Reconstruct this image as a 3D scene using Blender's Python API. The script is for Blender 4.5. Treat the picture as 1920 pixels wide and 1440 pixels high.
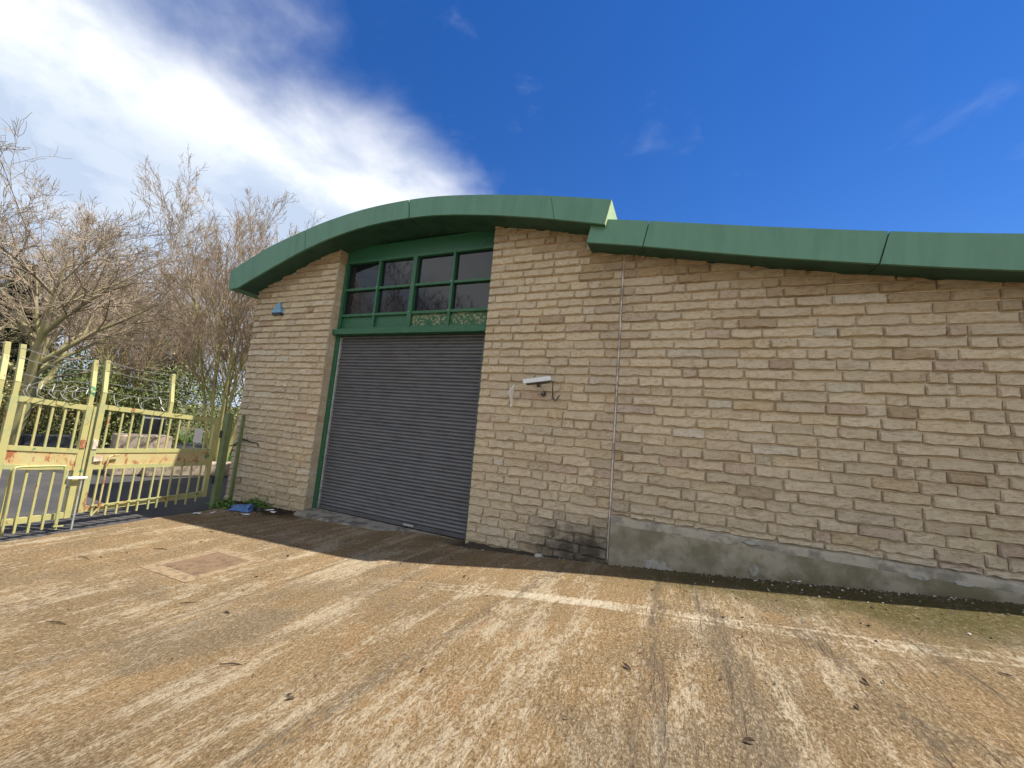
import bpy, math, random
from mathutils import Vector, Matrix, noise as mnoise
random.seed(7)
sc = bpy.context.scene
COL = sc.collection
for o in list(bpy.data.objects): bpy.data.objects.remove(o)

# ------------------------------------------------------------------ camera
CAM = Vector((0.0, -6.4736, 1.9936))
RV = Vector((0.9171503, 0.38925943, 0.08551271)); UV = Vector((-0.03271891, -0.14029851, 0.98956849)); WV = Vector((-0.39719618, 0.91038092, 0.11593868))
cd = bpy.data.cameras.new('camera'); co = bpy.data.objects.new('camera', cd); COL.objects.link(co)
m = Matrix.Identity(4)
for i in range(3): m[i][0] = RV[i]; m[i][1] = UV[i]; m[i][2] = -WV[i]; m[i][3] = CAM[i]
co.matrix_world = m
cd.sensor_fit = 'HORIZONTAL'; cd.sensor_width = 36.0; cd.lens = 13.864; cd.clip_start = 0.05; cd.clip_end = 1500
sc.camera = co

# ------------------------------------------------------------------ node helper
class G:
    def __init__(s, nt): s.nt = nt; s.x = 0
    def n(s, t, **k):
        nd = s.nt.nodes.new(t); s.x += 40; nd.location = (s.x, 0)
        for a, b in k.items(): setattr(nd, a, b)
        return nd
    def put(s, sock, v):
        if v is None: return
        if isinstance(v, bpy.types.NodeSocket): s.nt.links.new(v, sock)
        elif isinstance(v, (tuple, list)):
            if len(sock.default_value) == 4 and len(v) == 3: v = (*v, 1)
            sock.default_value = v
        else: sock.default_value = v
    def m(s, op, a, b=None, c=None, clamp=False):
        nd = s.n('ShaderNodeMath', operation=op, use_clamp=clamp)
        for i, v in enumerate((a, b, c)):
            if v is not None: s.put(nd.inputs[i], v)
        return nd.outputs[0]
    def mix(s, f, a, b, blend='MIX'):
        nd = s.n('ShaderNodeMix', data_type='RGBA', blend_type=blend)
        s.put(nd.inputs[0], f); s.put(nd.inputs[6], a); s.put(nd.inputs[7], b)
        return nd.outputs[2]
    def noise(s, v, scale, detail=4, rough=.55, dist=0, w=None):
        nd = s.n('ShaderNodeTexNoise')
        if v is not None: s.put(nd.inputs['Vector'], v)
        nd.inputs['Scale'].default_value = scale; nd.inputs['Detail'].default_value = detail
        nd.inputs['Roughness'].default_value = rough; nd.inputs['Distortion'].default_value = dist
        return nd.outputs[0]
    def ss(s, v, lo, hi):      # smoothstep
        nd = s.n('ShaderNodeMapRange', interpolation_type='SMOOTHSTEP')
        s.put(nd.inputs[0], v); nd.inputs[1].default_value = lo; nd.inputs[2].default_value = hi
        return nd.outputs[0]
    def scl(s, v, xyz, loc=(0, 0, 0)):
        nd = s.n('ShaderNodeMapping'); s.put(nd.inputs[0], v)
        nd.inputs['Scale'].default_value = xyz; nd.inputs['Location'].default_value = loc
        return nd.outputs[0]
    def sep(s, v):
        nd = s.n('ShaderNodeSeparateXYZ'); s.put(nd.inputs[0], v); return nd.outputs
    def comb(s, x, y, z):
        nd = s.n('ShaderNodeCombineXYZ'); s.put(nd.inputs[0], x); s.put(nd.inputs[1], y); s.put(nd.inputs[2], z); return nd.outputs[0]
    def bump(s, hgt, strength, dist, normal=None):
        nd = s.n('ShaderNodeBump'); nd.inputs['Strength'].default_value = strength; nd.inputs['Distance'].default_value = dist
        s.put(nd.inputs['Height'], hgt)
        if normal is not None: s.put(nd.inputs['Normal'], normal)
        return nd.outputs[0]

# ------------------------------------------------------------------ sky, sun, exposure
SUN = Vector((.50, .21, 1.0)).normalized()
w = bpy.data.worlds.new('World'); sc.world = w; w.use_nodes = True
nt = w.node_tree; nt.nodes.clear(); g = G(nt)
sky = g.n('ShaderNodeTexSky', sky_type='NISHITA', sun_disc=False)
sky.sun_elevation = math.asin(SUN.z); sky.sun_rotation = math.atan2(SUN.x, SUN.y)
sky.altitude = 200; sky.air_density = 1.0; sky.dust_density = 0; sky.ozone_density = 4.0
hs = g.n('ShaderNodeHueSaturation'); hs.inputs['Saturation'].default_value = 1.30; hs.inputs['Value'].default_value = .62; hs.inputs['Hue'].default_value = .513
nt.links.new(sky.outputs[0], hs.inputs['Color'])
tc = g.n('ShaderNodeTexCoord'); dx, dy, dz = g.sep(tc.outputs['Generated'])
dzc = g.m('MAXIMUM', dz, .04)
px = g.m('DIVIDE', dx, dzc); py = g.m('DIVIDE', dy, dzc); pv = g.comb(px, py, 0.0)
dv = tc.outputs['Generated']; n1 = g.noise(g.scl(dv, (1, 1, 1.5), (0, .6, 0)), 3.2, 8, .54, .25); n2 = g.noise(g.scl(dv, (1, 1, 1.3), (4, 2, 0)), 1.7, 4, .5, .2); n3 = g.noise(g.scl(dv, (1, 1, 1.8), (9, 5, 1)), 5.5, 8, .58, .4)
edge = g.m('ADD', g.m('SUBTRACT', -1.20, px), g.m('MULTIPLY', g.ss(py, .2, 1.3), .26))
south_fill = g.m('MULTIPLY', g.m('SUBTRACT', -.25, py), .9)  # cloud bank added behind the camera to brighten the shaded facade
bank = g.m('MAXIMUM', edge, south_fill)
dens = g.ss(g.m('ADD', bank, g.m('MULTIPLY', g.m('SUBTRACT', n1, .5), 1.15)), -.28, .60)
gap = g.m('SUBTRACT', 1.0, g.m('MULTIPLY', g.ss(n2, .52, .68), g.m('MULTIPLY', g.ss(edge, .5, 1.2), .75)))
dens = g.m('MULTIPLY', dens, gap)
wisp = g.m('MULTIPLY', g.m('MULTIPLY', g.ss(n3, .6, .8), g.ss(n2, .40, .6)), .14)
dens = g.m('MAXIMUM', dens, wisp)
grey = g.m('ADD', g.m('MULTIPLY', g.ss(edge, .25, 1.1), .80), g.m('MULTIPLY', g.ss(n3, .40, .66), .42), clamp=True)
CL = 5.4
ccol = g.mix(grey, (CL * .97, CL * .99, CL * 1.0), (CL * .46, CL * .55, CL * .70))
skyc = g.mix(dens, hs.outputs[0], ccol)
bg = g.n('ShaderNodeBackground'); nt.links.new(skyc, bg.inputs[0]); bg.inputs[1].default_value = .05
wo = g.n('ShaderNodeOutputWorld'); nt.links.new(bg.outputs[0], wo.inputs[0])

sd = bpy.data.lights.new('sun', 'SUN'); sd.energy = 2.0; sd.angle = math.radians(.6); sd.color = (1.0, .93, .82)
so = bpy.data.objects.new('sun', sd); COL.objects.link(so); so.location = (20, 8, 40)
so.rotation_euler = SUN.to_track_quat('Z', 'Y').to_euler()
sc.view_settings.view_transform = 'Standard'; sc.view_settings.look = 'None'; sc.view_settings.exposure = 2.27; sc.view_settings.gamma = 1

# ------------------------------------------------------------------ materials
MATS = {}
def mat(name, build):
    mt = bpy.data.materials.new(name); mt.use_nodes = True; mt.node_tree.nodes.clear(); g = G(mt.node_tree)
    bs = g.n('ShaderNodeBsdfPrincipled'); out = g.n('ShaderNodeOutputMaterial'); mt.node_tree.links.new(bs.outputs[0], out.inputs[0])
    build(g, bs.inputs); MATS[name] = mt; return mt
def P(g): return g.n('ShaderNodeNewGeometry').outputs['Position']
def simple(name, c, rough=.6, metal=0, var=.25, scale=8, bump=.15, bd=.004, c2=None, lo=.45, hi=.65):
    def b(g, i):
        p = P(g); nz = g.noise(p, scale, 5, .6)
        dk = tuple(x * (1 - var) for x in c) if c2 is None else c2
        g.put(i['Base Color'], g.mix(g.ss(nz, lo, hi), c, dk)); i['Roughness'].default_value = rough; i['Metallic'].default_value = metal
        if bump: g.put(i['Normal'], g.bump(g.noise(p, scale * 6, 4, .6), bump, bd))
    return mat(name, b)

def soot(g, p, col):
    X, Y, Z = g.sep(p)
    ex = g.m('POWER', g.m('ABSOLUTE', g.m('DIVIDE', g.m('ADD', X, 1.35), .95)), 2.0); ez = g.m('POWER', g.m('ABSOLUTE', g.m('DIVIDE', g.m('SUBTRACT', Z, .16), .46)), 2.0)
    k = g.ss(g.m('ADD', g.m('SUBTRACT', 1.25, g.m('ADD', ex, ez)), g.m('MULTIPLY', g.m('SUBTRACT', g.noise(p, 4.5, 6, .7), .5), 2.6)), .0, 1.5)
    k = g.m('MULTIPLY', k, g.m('SUBTRACT', 1.0, g.ss(X, -1.0, -.98)))
    return g.mix(g.m('MULTIPLY', k, .88), col, (.045, .04, .034))
def stone_b(g, i):
    p = P(g); at = g.n('ShaderNodeAttribute', attribute_name='tint').outputs['Color']
    a = g.noise(p, 7, 5, .6); b = g.noise(g.scl(p, (1, 1, 2.0)), 17, 5, .68); c = g.noise(p, 90, 3, .6)
    col = g.mix(g.m('MULTIPLY', g.ss(a, .5, .72), .5), at, g.mix(1, at, (.72, .62, .52), 'MULTIPLY'))
    col = g.mix(g.m('MULTIPLY', g.ss(b, .48, .70), .75), col, g.mix(1, at, (.64, .57, .48), 'MULTIPLY'))
    col = g.mix(g.m('MULTIPLY', g.ss(c, .52, .68), .55), col, g.mix(1, at, (1.22, 1.19, 1.14), 'MULTIPLY'))
    col = soot(g, p, col)
    g.put(i['Base Color'], col); i['Roughness'].default_value = .92; i['Specular IOR Level'].default_value = .15
    hgt = g.m('ADD', g.m('MULTIPLY', b, .7), g.m('MULTIPLY', c, .35))
    g.put(i['Normal'], g.bump(hgt, 1.0, .045))
mat('stone', stone_b)
def mortar_b(g, i):
    p = P(g); nz = g.noise(p, 5, 5, .6); col = g.mix(g.ss(nz, .4, .66), (.60, .515, .39), (.49, .415, .31))
    g.put(i['Base Color'], soot(g, p, col)); i['Roughness'].default_value = .95; g.put(i['Normal'], g.bump(g.noise(p, 40, 4, .6), .5, .006))
mat('mortar', mortar_b)
def sealant_b(g, i):
    p = P(g); nz = g.noise(g.scl(p, (1, 1, .8)), 5, 5, .7)
    g.put(i['Base Color'], g.mix(g.ss(nz, .42, .62), (.62, .58, .57), (.30, .26, .26))); i['Roughness'].default_value = .8
    g.put(i['Normal'], g.bump(g.noise(p, 30, 4), .6, .01))
mat('sealant', sealant_b)
def fascia_b(g, i):
    p = P(g); s = g.noise(g.scl(p, (2.2, 1, .35)), 2.4, 5, .6); f = g.noise(p, 14, 5, .65)
    col = g.mix(g.ss(s, .38, .7), (.090, .225, .155), (.072, .190, .130)); col = g.mix(g.m('MULTIPLY', g.ss(f, .58, .75), .35), col, (.13, .245, .17))
    g.put(i['Base Color'], col); g.put(i['Roughness'], g.m('ADD', .38, g.m('MULTIPLY', f, .25))); i['Specular IOR Level'].default_value = .5
    g.put(i['Normal'], g.bump(g.noise(p, 1.3, 2), .12, .03))
mat('fascia_green', fascia_b)
simple('soffit_shaded_green', (.022, .075, .050), .6, 0, .3, 4, .05)  # roof green darkened, shade under the eaves put into the colour
simple('roof_sheet', (.05, .14, .09), .55, 0, .3, 3, .05)
simple('end_cap_sunlit_green', (.55, .66, .36), .6, 0, .12, 10, .1)  # roof green lightened, sun brightness put into the colour
def frame_b(g, i):
    p = P(g); f = g.noise(g.scl(p, (1, 1, 2)), 9, 6, .65)
    g.put(i['Base Color'], g.mix(g.ss(f, .5, .75), (.020, .105, .052), (.05, .14, .09))); i['Roughness'].default_value = .42
mat('frame_green', frame_b)
def lichen_b(g, i):
    p = P(g); f = g.noise(p, 18, 7, .72); k = g.noise(p, 3.5, 3, .5)
    g.put(i['Base Color'], g.mix(g.m('MULTIPLY', g.ss(f, .46, .58), g.ss(k, .35, .55)), (.022, .10, .05), (.26, .27, .17))); i['Roughness'].default_value = .75
    g.put(i['Normal'], g.bump(f, .4, .01))
mat('lichen_panel', lichen_b)
def shutter_b(g, i):
    p = P(g); f = g.noise(g.scl(p, (.6, 1, 3)), 5, 5, .6); d = g.noise(p, 2.0, 5, .6)
    col = g.mix(g.ss(f, .4, .7), (.118, .123, .138), (.086, .090, .103)); col = g.mix(g.m('MULTIPLY', g.ss(d, .52, .75), .5), col, (.085, .078, .072))
    g.put(i['Base Color'], col); i['Roughness'].default_value = .45; i['Metallic'].default_value = .25
mat('shutter_grey', shutter_b)
simple('galvanised', (.55, .56, .56), .45, .5, .3, 12, .05)
def glass_b(g, i):
    p = P(g); i['Base Color'].default_value = (.006, .008, .012, 1); i['Roughness'].default_value = .015; i['IOR'].default_value = 1.55
    g.put(i['Normal'], g.bump(g.noise(p, 2.2, 2), .05, .02))
mat('window_glass', glass_b)
def concrete_b(g, i):
    p = P(g); a = g.noise(p, 2.2, 6, .62); b = g.noise(p, 14, 6, .65); z = g.sep(p)[2]
    col = g.mix(g.ss(a, .35, .65), (.34, .305, .235), (.20, .175, .125)); col = g.mix(g.m('MULTIPLY', g.ss(b, .5, .7), .45), col, (.14, .12, .07))
    col = g.mix(g.m('MULTIPLY', g.ss(g.noise(p, 1.1, 5, .6), .45, .65), .6), col, (.13, .12, .06))
    g.put(i['Base Color'], col); i['Roughness'].default_value = .93; g.put(i['Normal'], g.bump(g.noise(p, 40, 5, .65), .5, .006))
mat('plinth_concrete', concrete_b)
simple('pale_concrete', (.40, .385, .34), .92, 0, .45, 7, .5, .006)
simple('cap_concrete', (.36, .325, .26), .92, 0, .45, 5, .5, .006)
simple('sill_concrete', (.27, .245, .205), .85, 0, .6, 5, .4, .006)
simple('block_concrete', (.36, .29, .225), .93, 0, .5, 6, .6, .02)
simple('white_plastic', (.80, .80, .80), .45, 0, .08, 20, 0)
simple('camera_shade', (.62, .65, .67), .4, 0, .1, 20, 0)
simple('camera_body', (.035, .038, .045), .5, 0, .2, 20, 0)
simple('black_rubber', (.018, .018, .018), .6, 0, .2, 20, 0)
simple('alarm_blue', (.16, .34, .52), .5, 0, .25, 20, 0)
def gate_b(c1, c2, rust):
    def b(g, i):
        p = P(g); a = g.noise(p, 5, 6, .65); r = g.noise(g.scl(p, (1, 1, .5)), 7, 7, .7)
        col = g.mix(g.ss(a, .42, .66), c1, c2); rm = g.ss(r, rust, rust + .07)
        col = g.mix(rm, col, (.30, .11, .045)); col = g.mix(g.ss(g.noise(p, 3.2, 3), .66, .70), col, (.07, .20, .10))
        g.put(i['Base Color'], col); g.put(i['Roughness'], g.m('ADD', .45, g.m('MULTIPLY', rm, .4)))
        g.put(i['Normal'], g.bump(r, .3, .006))
    return b
mat('gate_paint', gate_b((.42, .39, .165), (.34, .36, .17), .60))
mat('gate_panel_paint', gate_b((.46, .41, .20), (.47, .34, .155), .53))
mat('post_paint', gate_b((.16, .20, .085), (.12, .17, .07), .7))
mat('chipped_white', gate_b((.66, .63, .55), (.45, .36, .24), .50))
simple('wire_steel', (.42, .42, .40), .5, .4, .3, 20, 0)
simple('bag_blue', (.07, .17, .40), .4, 0, .4, 10, .3)
simple('paper_white', (.72, .72, .70), .8, 0, .1, 20, .1)
simple('iron', (.155, .10, .058), .85, 0, .4, 9, .3)
simple('worn_surround', (.245, .178, .105), .95, 0, .45, 14, .6, .02)
simple('leaf_brown', (.055, .032, .018), .85, 0, .4, 30, .2)
simple('dirt', (.045, .034, .022), .97, 0, .5, 12, .6, .02)
def gravel_b(g, i):
    p = P(g); f = g.n('ShaderNodeTexVoronoi'); g.put(f.inputs['Vector'], p); f.inputs['Scale'].default_value = 30
    x = g.sep(f.outputs['Color'])[0]
    g.put(i['Base Color'], g.mix(g.ss(x, .72, .95), (.07, .052, .032), (.46, .43, .37))); i['Roughness'].default_value = .95
mat('gravel', gravel_b)

def yard_b(g, i):
    p = P(g); X, Y, Z = g.sep(p)
    st = g.scl(p, (1, .15, 1)); st2 = g.scl(p, (1, .10, 1), (3, 1, 0))
    big = g.noise(p, .55, 5, .6); med = g.noise(p, 1.9, 6, .62); fine = g.noise(p, 55, 4, .65); grit = g.noise(p, 160, 3, .6)
    s1 = g.noise(st, 5.5, 7, .62, .25); s2 = g.noise(st2, 13, 5, .6, .15); s3 = g.noise(g.scl(p, (1, .16, 1), (7, 0, 0)), 2.2, 5, .6)
    col = g.mix(g.ss(big, .36, .64), (.275, .185, .092), (.225, .156, .082))
    col = g.mix(g.m('MULTIPLY', g.ss(med, .47, .70), .65), col, (.32, .205, .092))
    col = g.mix(g.m('MULTIPLY', g.ss(g.noise(p, .9, 5, .6, 1.0), .54, .68), .55), col, (.22, .168, .105))
    # worn pale streaks where the tamped ridges show through the dirt
    lum = g.noise(g.scl(p, (1, .38, 1)), 30, 5, .72, .4); lum2 = g.noise(g.scl(p, (1, .45, 1), (4, 8, 0)), 42, 4, .7, .4)
    pm = g.m('ADD', g.m('ADD', g.m('MULTIPLY', s1, .85), g.m('MULTIPLY', s3, .75)), g.m('MULTIPLY', med, .45))
    pale = g.ss(g.m('ADD', lum, g.m('MULTIPLY', g.m('SUBTRACT', pm, 1.02), 1.0)), .50, .70)
    col = g.mix(g.m('MULTIPLY', pale, .80), col, (.50, .42, .30))
    shd = g.ss(g.m('ADD', lum2, g.m('MULTIPLY', g.m('SUBTRACT', g.noise(p, 1.1, 5, .65), .5), .55)), .55, .68)
    col = g.mix(g.m('MULTIPLY', shd, .62), col, (.135, .09, .048))
    pt = g.noise(g.scl(p, (1, .7, 1), (11, 3, 0)), .75, 5, .62, .8)
    col = g.mix(g.m('MULTIPLY', g.ss(pt, .54, .66), .55), col, (.165, .135, .095))
    col = g.mix(g.m('MULTIPLY', g.ss(g.noise(g.scl(p, (1, .6, 1), (5, 9, 0)), 1.6, 5, .6, .6), .60, .72), .38), col, (.38, .205, .085))
    # dark grooves, denser towards the right of the yard
    gr = g.m('MULTIPLY', g.ss(s2, .575, .66), g.ss(g.m('ADD', g.m('MULTIPLY', X, .12), med), .38, .62))
    col = g.mix(g.m('MULTIPLY', g.m('MULTIPLY', gr, g.ss(lum2, .44, .60)), .62), col, (.125, .09, .055))
    # pale crushed aggregate specks
    sp = g.m('MULTIPLY', g.ss(grit, .58, .66), g.ss(g.noise(p, 1.3, 4, .6), .42, .62))
    col = g.mix(g.m('MULTIPLY', sp, .65), col, (.48, .40, .28))
    dk = g.m('MULTIPLY', g.ss(g.noise(p, 110, 3, .6), .60, .68), .55)
    col = g.mix(dk, col, (.13, .09, .055))
    sg = g.noise(g.scl(p, (1, .7, 1)), 58, 4, .78); col = g.mix(g.m('MULTIPLY', g.ss(sg, .52, .62), .55), col, (.50, .41, .28)); col = g.mix(g.m('MULTIPLY', g.m('SUBTRACT', 1.0, g.ss(sg, .38, .47)), .72), col, (.10, .068, .038))
    # slab joint: pale band running along the building
    jy = g.m('ADD', Y, g.m('ADD', 2.33, g.m('MULTIPLY', g.m('SUBTRACT', g.noise(g.scl(p, (1, 0, 0)), 1.2, 3), .5), .16)))
    jd = g.m('ABSOLUTE', jy)
    jm = g.m('MULTIPLY', g.m('SUBTRACT', 1.0, g.ss(jd, .04, .11)), g.ss(g.m('ADD', g.noise(g.scl(p, (.5, 2, 1)), 2.6, 5, .65), g.m('MULTIPLY', g.m('SUBTRACT', lum, .5), .9)), .44, .66))
    jl = g.m('MULTIPLY', g.m('SUBTRACT', 1.0, g.ss(g.m('ABSOLUTE', g.m('SUBTRACT', jd, .085)), .006, .030)), g.m('MULTIPLY', g.ss(lum, .40, .58), .6))
    xr = g.m('MULTIPLY', g.ss(X, -4.2, -1.5), g.m('SUBTRACT', 1.0, g.ss(X, 2.6, 4.5)))
    band = g.m('MULTIPLY', g.m('MULTIPLY', g.m('SUBTRACT', 1.0, g.ss(jd, .055, .10)), g.m('MULTIPLY', g.ss(X, -2.0, -1.5), g.m('SUBTRACT', 1.0, g.ss(X, -.7, -.2)))), g.ss(lum, .30, .52))
    jm = g.m('MAXIMUM', band, g.m('MULTIPLY', g.m('MAXIMUM', g.m('MULTIPLY', jm, .9), g.m('MULTIPLY', jl, 1.4)), xr))
    col = g.mix(g.m('MULTIPLY', jm, .9), col, (.56, .49, .37))
    # second construction joints, running away from the wall
    for xj in (-4.4, -.18, 3.9):
        kd = g.m('ABSOLUTE', g.m('ADD', X, g.m('ADD', -xj, g.m('MULTIPLY', g.m('SUBTRACT', g.noise(g.scl(p, (0, 1, 0)), 1.7, 4), .5), .14))))
        km = g.m('MULTIPLY', g.m('SUBTRACT', 1.0, g.ss(kd, .005, .05)), g.m('MULTIPLY', g.ss(med, .40, .6), g.ss(lum, .36, .58)))
        col = g.mix(g.m('MULTIPLY', km, .7), col, (.10, .075, .055))
    for xt, wt, sk in ((-.16, .10, .06), (.30, .16, .12), (1.02, .12, .15), (-1.55, .14, -.16), (1.75, .14, .2)):
        td = g.m('ABSOLUTE', g.m('ADD', g.m('ADD', X, g.m('MULTIPLY', g.m('ADD', Y, 2.3), sk)), g.m('ADD', -xt, g.m('MULTIPLY', g.m('SUBTRACT', g.noise(g.scl(p, (0, 1, 0), (xt, 0, 0)), 1.1, 5), .5), .35))))
        tm = g.m('MULTIPLY', g.m('SUBTRACT', 1.0, g.ss(td, wt * .2, wt)), g.ss(g.m('ADD', lum2, g.m('MULTIPLY', g.m('SUBTRACT', s2, .5), .8)), .42, .58))
        col = g.mix(g.m('MULTIPLY', tm, .62), col, (.125, .10, .072))
    # moss by the wall on the right
    mo = g.m('MULTIPLY', g.ss(g.m('ADD', Y, g.m('ADD', g.m('ADD', 2.1, g.m('MULTIPLY', g.ss(X, .3, 2.6), .55)), g.m('MULTIPLY', g.m('SUBTRACT', g.noise(p, 2.6, 6, .65), .5), 1.6))), .0, 1.15), g.ss(X, -2.2, .8))
    mo = g.m('MULTIPLY', mo, g.ss(g.noise(p, 24, 5, .7), .28, .52))
    col = g.mix(g.m('MULTIPLY', mo, .97), col, (.090, .078, .026))
    # grime along the foot of the wall
    gm = g.ss(g.m('ADD', Y, g.m('ADD', .42, g.m('MULTIPLY', g.m('SUBTRACT', g.noise(p, 3.4, 6, .65), .5), .9))), 0.0, .38)
    gm = g.m('MULTIPLY', gm, g.ss(X, -4.6, -3.2))
    gm2 = g.m('MULTIPLY', g.ss(g.m('ADD', g.m('ADD', Y, .70), g.m('MULTIPLY', g.m('SUBTRACT', g.noise(p, 3, 6, .65), .5), 1.1)), 0, .4), g.m('SUBTRACT', 1.0, g.ss(X, -7.6, -6.8)))
    col = g.mix(g.m('MULTIPLY', g.m('MAXIMUM', gm, gm2), .9), col, (.052, .040, .024))
    hv = g.n('ShaderNodeHueSaturation'); hv.inputs['Value'].default_value = 1.10; g.put(hv.inputs['Color'], col)
    g.put(i['Base Color'], hv.outputs[0]); i['Roughness'].default_value = .95; i['Specular IOR Level'].default_value = .12
    hgt = g.m('ADD', g.m('MULTIPLY', s2, .8), g.m('ADD', g.m('MULTIPLY', lum, 1.0), g.m('ADD', g.m('MULTIPLY', sg, .9), g.m('MULTIPLY', grit, .3))))
    g.put(i['Normal'], g.bump(g.m('SUBTRACT', hgt, g.m('MULTIPLY', gr, .5)), 1.0, .045))
mat('yard_concrete', yard_b)
def road_b(g, i):
    p = P(g); a = g.noise(p, .7, 6, .6); b = g.noise(p, 70, 3, .6)
    col = g.mix(g.ss(a, .38, .65), (.034, .034, .037), (.058, .055, .053)); col = g.mix(g.m('MULTIPLY', g.ss(b, .55, .7), .5), col, (.13, .125, .12))
    g.put(i['Base Color'], col); i['Roughness'].default_value = .85; g.put(i['Normal'], g.bump(b, .5, .006))
mat('asphalt', road_b)
def terr_b(g, i):
    p = P(g); a = g.noise(p, .35, 6, .6); b = g.noise(p, 9, 6, .7)
    col = g.mix(g.ss(a, .4, .6), (.10, .075, .040), (.075, .095, .030)); col = g.mix(g.m('MULTIPLY', g.ss(b, .5, .7), .6), col, (.15, .12, .07))
    g.put(i['Base Color'], col); i['Roughness'].default_value = .97; g.put(i['Normal'], g.bump(b, .8, .08))
mat('leaf_litter', terr_b)
def bark(name, lo, hi, moss, mz):
    def b(g, i):
        p = P(g); a = g.noise(g.scl(p, (1, 1, .3)), 9, 6, .65); c = g.noise(p, 1.1, 4, .6); X, Y, Z = g.sep(p)
        col = g.mix(g.ss(a, .38, .66), lo, hi)
        mm = g.m('MULTIPLY', g.ss(g.m('ADD', c, g.m('MULTIPLY', g.m('SUBTRACT', mz, Z), .06)), .42, .62), .8)
        g.put(i['Base Color'], g.mix(mm, col, moss)); i['Roughness'].default_value = .95; g.put(i['Normal'], g.bump(a, .6, .02))
    return mat(name, b)
bark('bark_alder', (.22, .18, .115), (.34, .28, .19), (.34, .33, .11), 4.5)
bark('twig_alder', (.30, .22, .15), (.42, .32, .22), (.36, .32, .14), 3.0)
bark('bark_oak', (.24, .195, .125), (.36, .30, .205), (.33, .31, .13), 5.0)
bark('twig_oak', (.30, .235, .165), (.42, .34, .24), (.34, .31, .16), 3.0)
def foliage(name, c1, c2, c3):
    def b(g, i):
        at = g.n('ShaderNodeAttribute', attribute_name='tint').outputs['Fac']; p = P(g)
        col = g.mix(at, c1, c2); col = g.mix(g.ss(g.noise(p, 1.4, 4, .6), .5, .7), col, c3)
        g.put(i['Base Color'], col); i['Roughness'].default_value = .55
        i['Subsurface Weight'].default_value = 0
    return mat(name, b)
foliage('ivy_leaf', (.075, .115, .028), (.18, .20, .055), (.12, .14, .035))
foliage('conifer_leaf', (.018, .034, .016), (.040, .062, .025), (.028, .045, .018))
foliage('bramble_leaf', (.11, .115, .030), (.20, .175, .055), (.15, .125, .055))
foliage('weed_leaf', (.06, .14, .02), (.12, .22, .04), (.09, .17, .03))

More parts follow.
